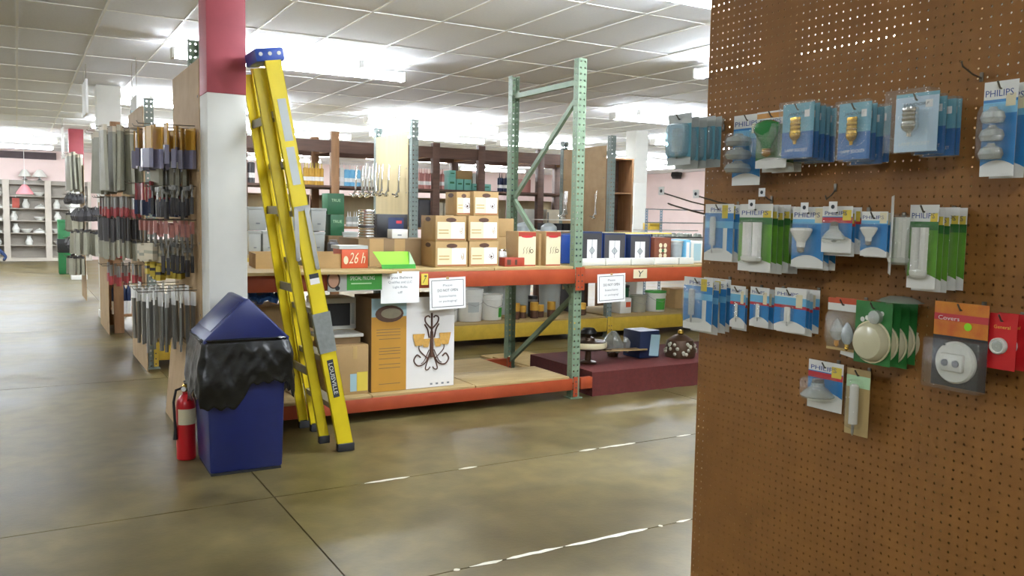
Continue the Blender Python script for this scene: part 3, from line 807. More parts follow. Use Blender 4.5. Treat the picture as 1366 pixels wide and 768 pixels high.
# --- second row, yellow beams
Y2, Y2B, H2 = 8.65, 9.72, 2.55
X2 = [1.09, 3.78, 6.47, 9.16]
rk2 = thing('pallet_rack', 'second rack row with yellow low beams and grey blue uprights', 'rack', (0, 0, 0))
u2 = upright_mesh(H2, 'rack_grey')
for x in X2: frame(rk2, x, Y2, Y2B, H2, 'rack_grey', u2, braces=False)
for a, c in zip(X2, X2[1:]):
    beam(rk2, a, c, Y2 - .03, .08, .25, 'beam_yellow'); beam(rk2, a, c, Y2B, .08, .25, 'beam_yellow')
    beam(rk2, a, c, Y2 - .03, .93, 1.05, 'beam_yellow'); beam(rk2, a, c, Y2B, .93, 1.05, 'beam_yellow')
    deck(rk2, a + .05, c - .05, Y2 - .05, Y2B + .02, .25, .02, [(a + c) / 2]); deck(rk2, a + .05, c - .05, Y2 - .05, Y2B + .02, 1.05, .02, [(a + c) / 2])
ZL2, ZU2 = .272, 1.072
# frame side panels
def side_panel(x, y0, y1, z0, z1, m, label, holes=False, corner=.0):
    t = thing('side_panel', label, 'panel', (x, y0, z0))
    h = z1 - z0; d = y1 - y0
    b = MB()
    pts = [(0, corner)] + ([(corner * .12, corner * .4), (corner * .5, 0)] if corner else []) + [(d, 0), (d, h), (0, h)]
    n = len(pts)
    b.add([(-.003, p, q) for p, q in pts] + [(.003, p, q) for p, q in pts], [tuple(range(n - 1, -1, -1)), tuple(range(n, 2 * n))] + [(i, (i + 1) % n, (i + 1) % n + n, i + n) for i in range(n)])
    b.build('sheet', m, t, smooth=False)
    q = MB(); q.box(-.006, .0, h * .62, -.0032, d, h * .62 + .006); q.build('seam_strip', m, t)
    q = MB()
    for yy in (.04, d - .04):
        for k in range(5): q.cyl((-.0032, yy, h * (.1 + .2 * k)), (-.006, yy, h * (.1 + .2 * k)), .008, n=8)
    q.build('screws', 'steel', t)
    return t
side_panel(1.025, 5.74, 6.78, .12, 2.47, 'hardboard_light', 'tan end panel hung with tools beside the white column')
side_panel(1.0, 8.30, 9.42, .03, 2.45, 'hardboard_light', 'second tan end panel down the aisle with a curved lower corner', corner=.0)
side_panel(.93, 11.2, 12.4, .0, 1.6, 'hardboard_light', 'third tan end panel by the wooden shelf post')
side_panel(.93, 15.0, 16.1, .05, 2.2, 'hardboard_light', 'farthest tan end panel hung with dark goods')
side_panel(3.735, 8.70, 9.66, 1.08, 2.42, 'panel_cream', 'cream side panel hung with chrome faucet parts')
side_panel(6.425, 8.70, 9.66, 1.08, 2.42, 'hardboard_light', 'tan side panel with hooks left of the far green post')
# leaning hardboard offcut by the bin
t = thing('hardboard_offcut', 'tan hardboard offcut leaning at the foot of the near end panel', 'board', (.93, 6.2, 0), rot=(0, .09, 0))
MB().box(-.004, -.45, 0, .004, .5, .62).build('sheet', 'hardboard_light', t); MB().box(-.006, -.45, .6, .006, .5, .622).build('edge_strip', 'carton_dark', t)

# ================================================================== BIN, BAG, EXTINGUISHER, LADDER
bn = thing('recycling_bin', 'blue plastic bin with a gabled swing top in front of the column', 'bin', (1.118, 5.115, 0), -.02)
W_ = .225
b = MB(); s0, s1 = .206, W_
b.add([(-s0, -s0, .012), (s0, -s0, .012), (s0, s0, .012), (-s0, s0, .012), (-s1, -s1, .77), (s1, -s1, .77), (s1, s1, .77), (-s1, s1, .77)],
      [(0, 3, 2, 1), (4, 5, 6, 7), (0, 1, 5, 4), (1, 2, 6, 5), (2, 3, 7, 6), (3, 0, 4, 7)])
b.build('body', 'bin_blue', bn, bevel=.018)
MB().box(-s0 + .008, -s0 + .008, 0, s0 - .008, s0 - .008, .014).build('foot', 'rubber', bn)
W2 = .238
b = MB(); b.prism([(-W2, .765), (W2, .765), (W2, .785), (.012, 1.012), (-.012, 1.012), (-W2, .785)], -W2, W2)
hd = b.build('gabled_hood', 'bin_blue', bn, bevel=.008)
d = Vector((W2 - .012, 0, .227)).normalized()
def roofpt(sx, f, y, lift): return Vector((sx * (-W2 + (W2 - .012) * f), y, .785 + .227 * f)) + Vector((sx * -.69, 0, .72)) * lift
for sx in (1, -1):
    b = MB()
    q = [roofpt(sx, .2, -W2 + .03, .004), roofpt(sx, .2, W2 - .03, .004), roofpt(sx, .93, W2 - .03, .004), roofpt(sx, .93, -W2 + .03, .004)]
    q2 = [roofpt(sx, .2, -W2 + .03, -.004), roofpt(sx, .2, W2 - .03, -.004), roofpt(sx, .93, W2 - .03, -.004), roofpt(sx, .93, -W2 + .03, -.004)]
    b.add(q + q2, [(0, 1, 2, 3), (7, 6, 5, 4), (0, 4, 5, 1), (1, 5, 6, 2), (2, 6, 7, 3), (3, 7, 4, 0)]); b.build('swing_flap', 'bin_blue', hd, bevel=.003)
# bag skirt
bg = thing('bin_bag', 'black plastic bag folded over the rim of the blue bin', 'bag', (1.118, 5.115, 0), -.02)
b = MB(); rr = random.Random(5); NA, NR = 160, 26
def hem(a):      # how low the skirt hangs round the bin, a = angle
    return .44 + .075 * math.sin(a * 2 + 1.0) + .05 * math.sin(5 * a + .6) + .02 * math.sin(11 * a)
ph = [rr.uniform(0, 6) for _ in range(6)]
vs = []; fs = []
def sq(t, c=.16):
    """unit rounded square walked by its perimeter, t from 0 at the middle of the right side, counter-clockwise"""
    t = (t % 1.0) * 4; k = int(t); f = t - k                      # k-th side, f along it, corner between
    a = -1 + 2 * f
    x, y = 1.0, max(-1 + c, min(1 - c, a))
    if abs(a) > 1 - c:
        th = (abs(a) - (1 - c)) / c * PI / 4
        x = 1 - c + c * math.cos(th); y = math.copysign(1 - c + c * math.sin(th), a)
    for _ in range(k): x, y = -y, x
    return x, y
def smooth(a, b, x): x = max(0, min(1, (x - a) / (b - a))); return x * x * (3 - 2 * x)
for j in range(NR + 1):
    f = j / NR
    for i in range(NA):
        t_ = i / NA; sx, sy = sq(t_); a = 2 * PI * t_
        zl = .42 + .05 * math.sin(a * 3 + 1.0) + .02 * math.sin(11 * a)
        if sy < -.9:              # the camera side: deep on the left, scooped up right of the middle, low again at the corner
            zl = .40 + .13 * smooth(-.25, .1, sx) - .1 * smooth(.78, 1.0, sx) + .008 * math.sin(25 * sx)
        z = .775 + (zl - .775) * f
        q_ = Vector((sx * 2.2, sy * 2.2, z * 5))
        nz = mnoise.noise(q_) + .5 * mnoise.noise(q_ * 2.4 + Vector((3, 1, 7)))
        rg = (1 - abs(mnoise.noise(Vector((sx * 3 + z * 5, sy * 3 - z * 3, z * 4)))) * 3) + .6 * (1 - abs(mnoise.noise(Vector((sx * 4 - z * 6, sy * 4, z * 6 + 4)))) * 3)
        bulge = .242 + .026 * math.sin(min(f * 1.25, 1) * PI * .62) + (.010 * nz + .006 * rg) * min(1, f * 4)
        bulge = max(bulge, .2365)
        vs.append((sx * bulge, sy * bulge, z + .01 * f * mnoise.noise(Vector((a * 6, 3, 1)))))
for j in range(NR):
    for i in range(NA): fs.append((j * NA + i, j * NA + (i + 1) % NA, (j + 1) * NA + (i + 1) % NA, (j + 1) * NA + i))
b.add(vs, [f[::-1] for f in fs]); sk = b.build('skirt', 'bag', bg, angle=60)
md = sk.modifiers.new('thick', 'SOLIDIFY'); md.thickness = .003
b = MB(); vs2 = []
for j, (r_, z_) in enumerate(((.244, .765), (.25, .78), (.242, .79))):
    for i in range(48):
        a = 2 * PI * i / 48; ca, sa = math.cos(a), math.sin(a); e = .2
        rj = r_ + rr.uniform(-.004, .004); vs2.append((math.copysign(abs(ca) ** e, ca) * rj, math.copysign(abs(sa) ** e, sa) * rj, z_ + rr.uniform(-.006, .006)))
b.add(vs2, [(j * 48 + i, j * 48 + (i + 1) % 48, (j + 1) * 48 + (i + 1) % 48, (j + 1) * 48 + i) for j in range(2) for i in range(48)])
b.build('rolled_rim', 'bag', bg)

ex = thing('fire_extinguisher', 'red fire extinguisher standing left of the blue bin', 'fire extinguisher', (.855, 5.36, 0), .3)
MB().lathe([(.0005, 0), (.05, 0), (.056, .008), (.056, .33), (.05, .365), (.03, .39), (.018, .40), (.018, .415), (.0005, .415)], 20).build('cylinder', 'ext_red', ex)
MB().lathe([(.0568, .22), (.0568, .315)], 20, arc=2.6, start=-2.9).build('instruction_label', 'paper_cream', ex)
v = MB().lathe([(.014, .41), (.02, .42), (.02, .45), (.012, .46), (.0005, .462)], 12).build('valve', 'brass', ex)
MB().cyl((-.02, -.02, .435), (-.026, -.026, .435), .014, n=12).build('gauge', 'paper', v)
MB().bar((-.01, 0, .462), (.085, -.01, .475), .02, .006).build('carry_handle', 'black', ex)
MB().bar((-.01, 0, .475), (.08, -.01, .51), .02, .006).build('squeeze_lever', 'black', ex)
MB().tube([(-.015, .0, .44), (-.06, .0, .43), (-.075, 0, .36), (-.07, 0, .25), (-.066, 0, .2)], .008, 8).build('hose', 'rubber', ex)
MB().cyl((-.066, 0, .2), (-.068, 0, .13), .008, .014, n=10).build('nozzle', 'black', ex)

# --- stepladder, closed, leaning on the column
LH = 2.45
lx0, lx1 = 1.775, 1.345                        # foot and top of the front rails
ld = thing('stepladder', 'yellow fibreglass stepladder with a blue top leaning folded against the column', 'ladder', (lx0, 5.08, 0))
def lp(f, s, t=0.0, off=0.0):
    """point on the ladder: f up the rail, s 0 near rail .. 1 far rail, t across the rail (x), off toward the rear section"""
    y0 = .0 + .03 * f + 0; wid = .60 - .24 * f
    return Vector(((lx1 - lx0) * f + t - off, .12 * f + s * wid, LH * f))
def rail(name, s, w_, th, off0, off1, f0, f1, mm='fib_yellow', inward=1, slip=0.0):
    b = MB()
    A, B = lp(f0, s, 0, off0), lp(f1, s, 0, off1)
    A = A + Vector((0, slip, 0)); B = B + Vector((0, slip, 0))
    ax = (B - A).normalized(); px_ = Vector((1, 0, 0)); px_ = (px_ - ax * px_.dot(ax)).normalized(); py_ = ax.cross(px_) * -1
    py_ = Vector((0, 1, 0)) * inward
    def strip(u0, u1, v0, v1):
        vs = [p + px_ * u + py_ * v for p in (A, B) for u, v in ((u0, v0), (u1, v0), (u1, v1), (u0, v1))]
        b.add(vs, [(0, 1, 2, 3), (7, 6, 5, 4), (0, 4, 5, 1), (1, 5, 6, 2), (2, 6, 7, 3), (3, 7, 4, 0)])
    strip(-w_ / 2, w_ / 2, 0, .005); strip(-w_ / 2, -w_ / 2 + .005, 0, th); strip(w_ / 2 - .005, w_ / 2, 0, th)
    return b.build(name, mm, ld), A, B, px_
ra, A0, A1, AX = rail('front_rail', 0, .098, .03, 0, 0, .012, .985)
rb, B0, B1, _ = rail('front_rail', 1, .098, .03, 0, 0, .012, .985, inward=-1)
rc, C0, C1, _ = rail('rear_rail', .14, .062, .028, .105, .085, .03, .965)
rd, D0, D1, _ = rail('rear_rail', .93, .062, .028, .105, .085, .03, .965, inward=-1)
for k in range(1, 8):
    f = k / 8.0 * .985
    a = lp(f, 0) + Vector((0, .006, 0)); c = lp(f, 1) - Vector((0, .006, 0))
    b = MB(); b.bar(a, c, .085, .012, up=(0, 0, 1)); b.bar(a + Vector((.037, 0, -.014)), c + Vector((.037, 0, -.014)), .005, .03); b.bar(a + Vector((-.037, 0, -.014)), c + Vector((-.037, 0, -.014)), .005, .03)
    o = b.build('step', 'alu_dull', ld)
for f in (.2, .42, .62, .84):
    a = lp(f, .15, 0, .1); c = lp(f, .92, 0, .1)
    MB().bar(a, c, .012, .05).build('rear_bar', 'alu_dull', ld)
for s, A in ((0, A0), (1, B0)):
    b = MB(); b.box(-.055, -.008, -.03, .055, .04, .022); o = b.build('foot', 'rubber', ld, bevel=.006, loc=(A.x, A.y - (0 if s == 0 else .034), .03))
for A in (C0, D0): MB().box(-.034, -.006, -.03, .034, .034, .02).build('foot', 'rubber', ld, bevel=.004, loc=(A.x, A.y - (0 if A is C0 else .028), A.z))
top = lp(1, .36, -.012)
cp = MB(); cp.box(-.088, -.13, -.045, .088, .13, .035); cp = cp.build('top_cap', 'ladder_blue', ld, bevel=.014, loc=top, rot=(0, -.17, 0))
for dx in (-.055, 0, .055): MB().cyl((dx, -.1305, 0), (dx, -.134, 0), .012, n=10).build('cap_rivet', 'alu', cp)
# spreader bars folded on the near rail, duct tape, stickers
def onrail(f, u, v=-.004): return A0 + (A1 - A0) * f + AX * u + Vector((0, v, 0))
b = MB(); b.bar(onrail(.63, -.045, -.01), onrail(.63, .05, -.01), .03, .006, up=(0, 1, 0)); b.build('spreader_bracket', 'alu', ld)
for u0, u1, f1 in ((-.035, -.08, .505), (.03, .03, .475)):
    b = MB(); b.bar(onrail(.63, u0, -.012), onrail(f1, u1, -.012), .026, .005, up=(0, 1, 0)); b.cyl(onrail(f1, u1, -.018), onrail(f1, u1, -.005), .012, n=10); b.build('spreader_bar', 'alu', ld)
b = MB(); vsx = []
for f in (.255, .28, .30, .32, .345, .36):
    r_ = random.Random(int(f * 1000)); q = .053 + r_.uniform(0, .005)
    for u, v_ in ((-q, -.006), (q, -.006), (q, .036), (-q, .036)): vsx.append(onrail(f, u, v_))
b.add(vsx, [(j * 4 + i, j * 4 + (i + 1) % 4, (j + 1) * 4 + (i + 1) % 4, (j + 1) * 4 + i) for j in range(5) for i in range(4)])
b.build('duct_tape_wrap', 'tape_grey', ld)
def sticker(f0, f1, u0, u1, m, name):
    b = MB(); b.quad(onrail(f0, u0, -.0015), onrail(f0, u1, -.0015), onrail(f1, u1, -.0015), onrail(f1, u0, -.0015)); return b.build(name, m, ld, smooth=False)
sticker(.80, .905, -.02, .032, 'grey_plastic', 'warning_label'); sticker(.69, .785, -.022, .028, 'grey_plastic', 'warning_label')
sticker(.435, .45, -.03, .03, 'white_print', 'small_label'); sticker(.45, .462, -.03, .03, 'ink', 'small_label')
sticker(.135, .235, -.02, .02, 'ink', 'brand_plate')
lt = lettering('LOUISVILLE', None, 0, 0, 0, .2, .026, 'ph_white')
lt.parent = ld; ax = (A1 - A0).normalized()
xv = -ax; zv = AX; yv = zv.cross(xv)
lt.matrix_local = Matrix.Translation(onrail(.185, 0, -.0025)) @ Matrix((xv, yv, zv)).transposed().to_4x4()

# ================================================================== GOODS ON THE FIRST RACK
def rect_y(r, Y):
    x0, y0, x1, y1 = r; ym = (y0 + y1) / 2; xm = (x0 + x1) / 2
    a = aty(x0, ym, Y); c = aty(x1, ym, Y); t_ = aty(xm, y0, Y); b_ = aty(xm, y1, Y)
    return a.x, c.x, b_.z, t_.z
def carton(name, label, x0, x1, y0, depth, z0, z1, m='carton', cat='box', group=None, prints=(), flaps=True, tape=True, rz=0.0):
    """closed carton standing at z0; prints are (fx0,fz0,fx1,fz1,material,name) on its front"""
    t = thing(name, label, cat, ((x0 + x1) / 2, y0, z0), rz, group)
    w_, h_ = x1 - x0, z1 - z0
    b = MB(); b.box(-w_ / 2, 0, 0, w_ / 2, depth, h_ - .0015); b.build('body', m, t, bevel=.003)
    if flaps:
        for s in (0, 1): MB().box(-w_ / 2 + .001, depth * .5 * s + .0015, h_ - .0015, w_ / 2 - .001, depth * .5 * (s + 1) - .0015, h_ + .0015).build('top_flap', m, t)
    if tape: MB().box(-w_ / 2 - .0006, depth * .5 - .025, h_ * .72, -w_ / 2 + .001, depth * .5 + .025, h_ + .0018).build('tape_strip', 'tape', t)
    for k, (a, c, d_, e, mm, nm) in enumerate(prints):
        b = MB(); yy = -.0008 - .0004 * k
        b.front(-w_ / 2 + a * w_, c * h_, -w_ / 2 + d_ * w_, e * h_, yy); b.build(nm, mm, t, smooth=False)
    return t
def ellipse_print(t, x, z, rx, rz_, m, name, y=-.002, n=18):
    b = MB(); b.add([(x + rx * math.cos(2 * PI * i / n), y, z + rz_ * math.sin(2 * PI * i / n)) for i in range(n)], [tuple(range(n))]); return b.build(name, m, t, smooth=False)
def tapered(name, label, cat, x, y, z, rb, rt, h, m, lidm=None, group=None, handle=True, lab=None, n=20):
    t = thing(name, label, cat, (x, y, z), 0, group)
    MB().lathe([(.0005, 0), (rb, 0), (rb + .002, .004), (rt, h * .92), (rt, h)], n).build('body', m, t)
    MB().lathe([(rt + .004, h * .8), (rt + .006, h * .82), (rt + .004, h * .84)], n).build('band', m, t)
    MB().lathe([(rt + .006, h * .93), (rt + .006, h + .004), (rt - .008, h + .006), (rt - .012, h), (.0005, h)], n).build('lid', lidm or m, t)
    if handle: MB().tube([(-rt - .005, 0, h * .82), (-rt * .75, -rt * .72, h * .6), (0, -rt - .008, h * .5), (rt * .75, -rt * .72, h * .6), (rt + .005, 0, h * .82)], .0025, 6).build('bail_handle', 'steel', t)
    if lab:
        mm, a0, a1, f0, f1 = lab
        r0 = rb + (rt - rb) * f0 + .0035; r1 = rb + (rt - rb) * f1 + .0035
        MB().lathe([(r0, h * f0), (r1, h * f1)], 8, arc=a1 - a0, start=a0).build('label', mm, t)
    return t

# --- upper deck, left bay
z = ZU
xa, xb_, _, _ = rect_y((340, 330, 458, 358), 6.05)
t = thing('cardboard_tray', 'long shallow open cardboard tray lying behind the ladder', 'tray', ((xa + xb_) / 2, 6.0, z), -.12)
w_ = xb_ - xa
MB().box(-w_ / 2, 0, 0, w_ / 2, .42, .006).build('bottom', 'carton', t)
for x0, x1, y0, y1 in ((-w_ / 2, w_ / 2, 0, .006), (-w_ / 2, w_ / 2, .414, .42), (-w_ / 2, -w_ / 2 + .006, .006, .414), (w_ / 2 - .006, w_ / 2, .006, .414)):
    MB().box(x0, y0, .006, x1, y1, .105).build('side', 'carton', t)
MB().box(-w_ / 2 + .03, .03, .006, w_ / 2 - .03, .39, .085).build('white_filling', 'white_print', t, bevel=.01)
x0, x1, z0, z1 = rect_y((456, 331, 491, 354), 5.95)
t = carton('price_box', 'orange box with white scrawled numerals left of the green tray', x0, x1, 5.95, .2, z, z + .14, 'orange_print', flaps=False, tape=False)
lettering('26 h', t, .02, -.003, .075, .12, .08, 'paper_cream', shear=.2); ellipse_print(t, -.07, .06, .018, .03, 'paper_cream', 'white_splash')
MB().box(-.12, -.0, .1405, .1, .19, .165).build('grey_slab', 'grey_plastic', t)
# lime tray
x0, x1, z0, z1 = rect_y((503, 338, 553, 358), 5.84)
t = thing('display_tray', 'lime green open display tray above the white paper signs', 'tray', ((x0 + x1) / 2, 5.82, z))
w_ = x1 - x0
b = MB(); b.add([(-w_ / 2 - .03, .03, .125), (w_ / 2 - .05, .03, .125), (w_ / 2 - .03, .004, .03), (-w_ / 2 + .03, .004, .03), (-w_ / 2 - .03, .034, .125), (w_ / 2 - .05, .034, .125), (w_ / 2 - .03, .008, .03), (-w_ / 2 + .03, .008, .03)],
                 [(0, 3, 2, 1), (4, 5, 6, 7), (0, 1, 5, 4), (1, 2, 6, 5), (2, 3, 7, 6), (3, 0, 4, 7)]); b.build('back_panel', 'lime', t)
MB().prism([(-w_ / 2 + .03, 0), (w_ / 2, 0), (w_ / 2 - .002, .032), (-w_ / 2 + .025, .032)], -.004, .0).build('front_lip', 'green_print', t)
b = MB(); b.prism([(w_ / 2 - .05, .03), (w_ / 2, .0), (w_ / 2 - .002, .03), (w_ / 2 - .05, .125)], .0, .1); b.build('side_panel', 'lime_pale', t)
# long flat cartons with rolls on top
x0, x1, z0, z1 = rect_y((478, 323, 572, 357), 6.15)
carton('flat_carton', 'long brown taped carton under the silver roll', x0, x1 + .05, 6.15, .45, z, z + .21, 'carton_dark', prints=((.14, 0, .32, 1, 'carton', 'tape_band'), (.46, 0, .6, 1, 'carton', 'tape_band')), tape=False)
zz = z + .212
MB_ = MB()
x0, x1, z0, z1 = rect_y((478, 286, 500, 322), 6.3)
t = thing('foil_duct', 'shiny silver foil duct roll standing on the long carton', 'duct', ((x0 + x1) / 2, 6.3, zz))
pf = [(.0005, 0), (.062, 0)]
for i in range(1, 20): pf += [(.064 if i % 2 else .058, z1 * 0 + .22 * i / 20)]
pf += [(.06, .22), (.0005, .22)]
MB().lathe(pf, 20).build('corrugated_tube', 'chrome', t); MB().lathe([(.0655, .085), (.0655, .1)], 20).build('strap', 'dark', t)
x0, x1, z0, z1 = rect_y((501, 290, 542, 320), 6.45)
t = carton('blue_black_pack', 'dark blue rounded pack standing beside the foil duct', x0, x1, 6.42, .12, zz, zz + .19, 'black', flaps=False, tape=False, cat='pack', prints=((.36, .3, .86, .85, 'dark_blue', 'blue_print'), (.62, .6, .8, .72, 'ph_red', 'red_print'))); 
x0, x1, z0, z1 = rect_y((523, 311, 544, 323), 6.2)
t = carton('small_white_box', 'small white box in front of the dark blue pack', x0, x1, 6.2, .1, zz, zz + .07, 'white_plastic', tape=False, prints=((.35, .3, .6, .45, 'ink_grey', 'print'),))
# --- stacked light fixture boxes
def fixture_box(rect, Y, depth, zb, label):
    dark = 'dark lamp' in label or 'on top' in label
    x0, x1, z0, z1 = rect_y(rect, Y); h = z1 - z0
    t = carton('fixture_box', label, x0, x1, Y, depth, zb, zb + h, 'carton', group='printed light fixture boxes', tape=False,
               prints=((.06, .1, .95, .76, 'paper_cream', 'cream_panel'), (.5, .12, .94, .75, 'white_print', 'white_panel'), (.06, .07, .95, .1, 'maroon_print', 'red_line'), (.1, .42, .42, .46, 'tape', 'faint_lines'), (.1, .3, .42, .34, 'tape', 'faint_lines')))
    ellipse_print(t, 0, h * .84, (x1 - x0) * .17, h * .09, 'brown_print', 'oval_emblem')
    q = MB(); cx_ = (x1 - x0) * (.25 if dark else .33); k = 1.0 if dark else .55
    q.tube([(cx_, -.002, h * .3), (cx_ + .022 * k, -.002, h * .36), (cx_ + .016 * k, -.002, h * .5), (cx_ + .004, -.002, h * .56)], .0022, 4)
    q.tube([(cx_, -.002, h * .32), (cx_ - .02 * k, -.002, h * .38), (cx_ - .012 * k, -.002, h * .5)], .0022, 4); q.cyl((cx_, -.0015, h * .4), (cx_, -.0025, h * .4), .009 * k, n=8)
    q.build('lamp_picture', 'brown_print' if dark else 'tape', t)
    b = MB(); b.box(-(x1 - x0) / 2 - .0008, depth * .2, h * .1, -(x1 - x0) / 2, depth * .8, h * .78); b.build('side_panel_print', 'carton', t)
    e = MB(); n = 14; e.add([(-(x1 - x0) / 2 - .0014, depth * .5 + .05 * math.cos(2 * PI * i / n), h * .86 + .018 * math.sin(2 * PI * i / n)) for i in range(n)], [tuple(range(n - 1, -1, -1))]); e.build('side_emblem', 'brown_print', t)
    return z + 0, zb + h
_, za = fixture_box((581, 323, 624, 357), 5.88, .27, ZU, 'printed fixture carton at the bottom left of the stack')
_, zb2 = fixture_box((626, 322, 665, 356), 5.88, .27, ZU, 'bottom right printed fixture carton with a dark lamp drawing')
_, zc = fixture_box((581, 288, 622, 322), 5.88, .27, za + .003, 'printed fixture carton in the middle row on the left')
_, zd = fixture_box((625, 288, 665, 321), 5.88, .27, max(za, zb2) + .003, 'printed fixture carton in the middle row on the right')
fixture_box((632, 255, 665, 287), 5.92, .24, zd + .003, 'wide printed fixture carton on top of the stack')
fixture_box((609, 256, 628, 287), 5.98, .2, max(zc, zd) + .003, 'narrow printed fixture carton on top of the stack')
x0, x1, _, _ = rect_y((665, 287, 678, 330), 6.3)
carton('brown_carton', 'plain carton behind the printed stack, lower one by the grey green post', x0, x1 + .1, 6.35, .3, ZU, ZU + .22)
carton('brown_carton', 'plain carton behind the printed stack, upper one by the grey green post', x0 + .01, x1 + .09, 6.36, .28, ZU + .2235, ZU + .38)
# glass jars and small red box
x0, x1, _, _ = rect_y((672, 346, 698, 357), 5.86)
carton('small_red_box', 'little dark red box of fittings beside the lantern boxes', x0, x1, 5.84, .1, ZU, ZU + .07, 'maroon_print', tape=False, prints=((.1, .2, .3, .8, 'brown_print', 'print'), (.5, .2, .62, .8, 'brown_print', 'print')))
for k, (px_, py_) in enumerate(((669, 357), (676, 352))):
    p = aty(px_, py_, 5.98 + .08 * k)
    t = thing('glass_jar', ('clear glass shade next to the little red box', 'second clear glass shade behind the little red box')[k], 'shade', (p.x, 5.99 + .09 * k, ZU))
    MB().lathe([(.03, 0), (.045, .02), (.05, .06), (.04, .1), (.025, .12)], 16).build('glass', 'clear_glass', t); MB().lathe([(.026, .118), (.03, .125), (.026, .132)], 12).build('collar', 'chrome', t)
# --- lantern boxes
def lantern_box(rect, label, m='white_print', body='carton', depth=.2, Y=5.86, win=None, wm='white_print'):
    x0, x1, z0, z1 = rect_y(rect, Y); h = z1 - ZU
    t = carton('lantern_box', label, x0, x1, Y, depth, ZU, ZU + h, body, group='lantern boxes along the deck', tape=False)
    return t, x1 - x0, h
for rect, lab in (((691, 309, 715, 357), 'tall cream lantern box left of the plain brown box side'), ((728, 309, 748, 356), 'tall cream lantern box touching the tall green post')):
    t, w_, h = lantern_box(rect, lab)
    b = MB(); b.front(-w_ / 2 + .004, .012, w_ / 2 - .004, h * .86, -.0008); b.build('front_print', 'paper_cream', t)
    MB().front(-w_ / 2 + .004, h * .87, w_ / 2 - .004, h - .003, -.0008).build('red_band', 'maroon_print', t); MB().front(-w_ / 2 + .004, .002, w_ / 2 - .004, .012, -.0008).build('red_band', 'maroon_print', t); ellipse_print(t, 0, h * .86, w_ * .32, h * .035, 'ph_red', 'oval_emblem')
    q = MB()
    for dx in (-.22, -.05, .1): q.tube([(w_ * dx, -.0015, h * .36), (w_ * dx + .008, -.0015, h * .42), (w_ * dx + .004, -.0015, h * .5), (w_ * dx + .016, -.0015, h * .56)], .0016, 4)
    q.lathe([(.012, 0), (.017, .001), (.012, .002)], 12, (w_ * .25, -.001, h * .44), Matrix(((1, 0, 0), (0, 0, -1), (0, 1, 0)))); q.build('lantern_drawing', 'brown_print', t)
x0, x1, _, _ = rect_y((717, 312, 725, 356), 5.95)
carton('brown_carton', 'plain brown carton wedged between the two cream lantern boxes', x0, x1, 5.93, .18, ZU, ZU + .26)
for rect, lab in (((777, 309, 803, 350), 'dark lantern box with a leaded glass picture right of the green post'), ((806, 311, 834, 350), 'dark lantern box second from the green post'), ((841, 313, 867, 350), 'dark lantern box third from the green post')):
    t, w_, h = lantern_box(rect, lab, body='dark_blue', Y=6.0)
    b = MB(); b.front(-w_ / 2 + .004, .004, w_ / 2 - .004, h * .95, -.0008); b.build('dark_print', 'dark', t)
    b = MB(); b.front(-w_ * .27, h * .06, w_ * .24, h * .76, -.0014); b.build('glass_picture', 'white_print', t)
    q = MB(); cx_ = -w_ * .015
    q.bar((cx_, -.002, h * .06), (cx_, -.002, h * .76), .004, .001)
    dd = [(cx_, h * .3), (cx_ + w_ * .13, h * .42), (cx_, h * .54), (cx_ - w_ * .13, h * .42)]
    for i in range(4): a, c = dd[i], dd[(i + 1) % 4]; q.bar((a[0], -.002, a[1]), (c[0], -.002, c[1]), .005, .001, up=(0, 1, 0))
    q.build('leaded_lines', 'ink_grey', t); q = MB(); q.add([(a[0], -.0018, a[1]) for a in dd], [(0, 1, 2, 3)]); q.build('diamond', 'grey_plastic', t)
    MB().box(w_ / 2 + .001, 0, 0, w_ / 2 + .004, .19, h * .96).build('blue_sleeve', 'ph_navy', t)
t, w_, h = lantern_box((873, 317, 895, 350), 'red brown lantern box with a pale flower picture', body='brown_box', Y=5.98)
for dz in (.3, .5, .7):
    for sx in (-1, 1): ellipse_print(t, sx * w_ * .14, h * dz, w_ * .1, h * .09, 'paper_cream', 'flower_print')
ellipse_print(t, 0, h * .5, w_ * .08, h * .06, 'green_dark', 'flower_heart', y=-.003)
x0, x1, _, _ = rect_y((897, 315, 913, 345), 6.0)
tapered('glass_globe', 'grey frosted glass globe shade right of the flower box', 'shade', (x0 + x1) / 2, 6.03, ZU, .045, .06, .2, 'bulb_grey', 'clear_glass', handle=False)
for k, (rect, lab) in enumerate((((914, 320, 921, 350), 'narrow blue and white box near the pegboard edge'), ((922, 322, 938, 350), 'pale blue white box half hidden by the pegboard edge'))):
    t, w_, h = lantern_box(rect, lab, body=('ph_lightblue', 'white_plastic')[k], Y=5.97)
    b = MB(); b.front(-w_ * .3, h * .1, w_ * .3, h * .9, -.001); b.build('front_print', ('white_print', 'lightblue_print')[k], t)
x0, x1, _, _ = rect_y((749, 309, 757, 350), 6.15)
carton('blue_box', 'blue box standing behind the tall green post', x0, x1 + .06, 6.15, .2, ZU, ZU + .25, 'ph_navy', flaps=False, tape=False)
for k, (a, c) in enumerate(((775, 806), (807, 840), (841, 870), (872, 903), (905, 924))):
    x0, x1, _, _ = rect_y((a, 345, c, 355), 5.82)
    t = carton('flat_white_box', ('first', 'second', 'third', 'fourth', 'fifth')[k] + ' flat white box from the green post along the deck edge', x0, x1 - .004, 5.80, .12, ZU, ZU + .055, 'white_plastic', flaps=True, tape=False, group='flat white boxes along the deck edge', prints=((.05, .1, .95, .16, 'grey_plastic', 'edge_line'),))
x0, x1, _, _ = rect_y((801, 304, 892, 309), 6.2)
t = thing('foam_strip', 'long white and yellow strip lying over the dark lantern boxes', 'strip', ((x0 + x1) / 2, 6.16, ZU + .262))
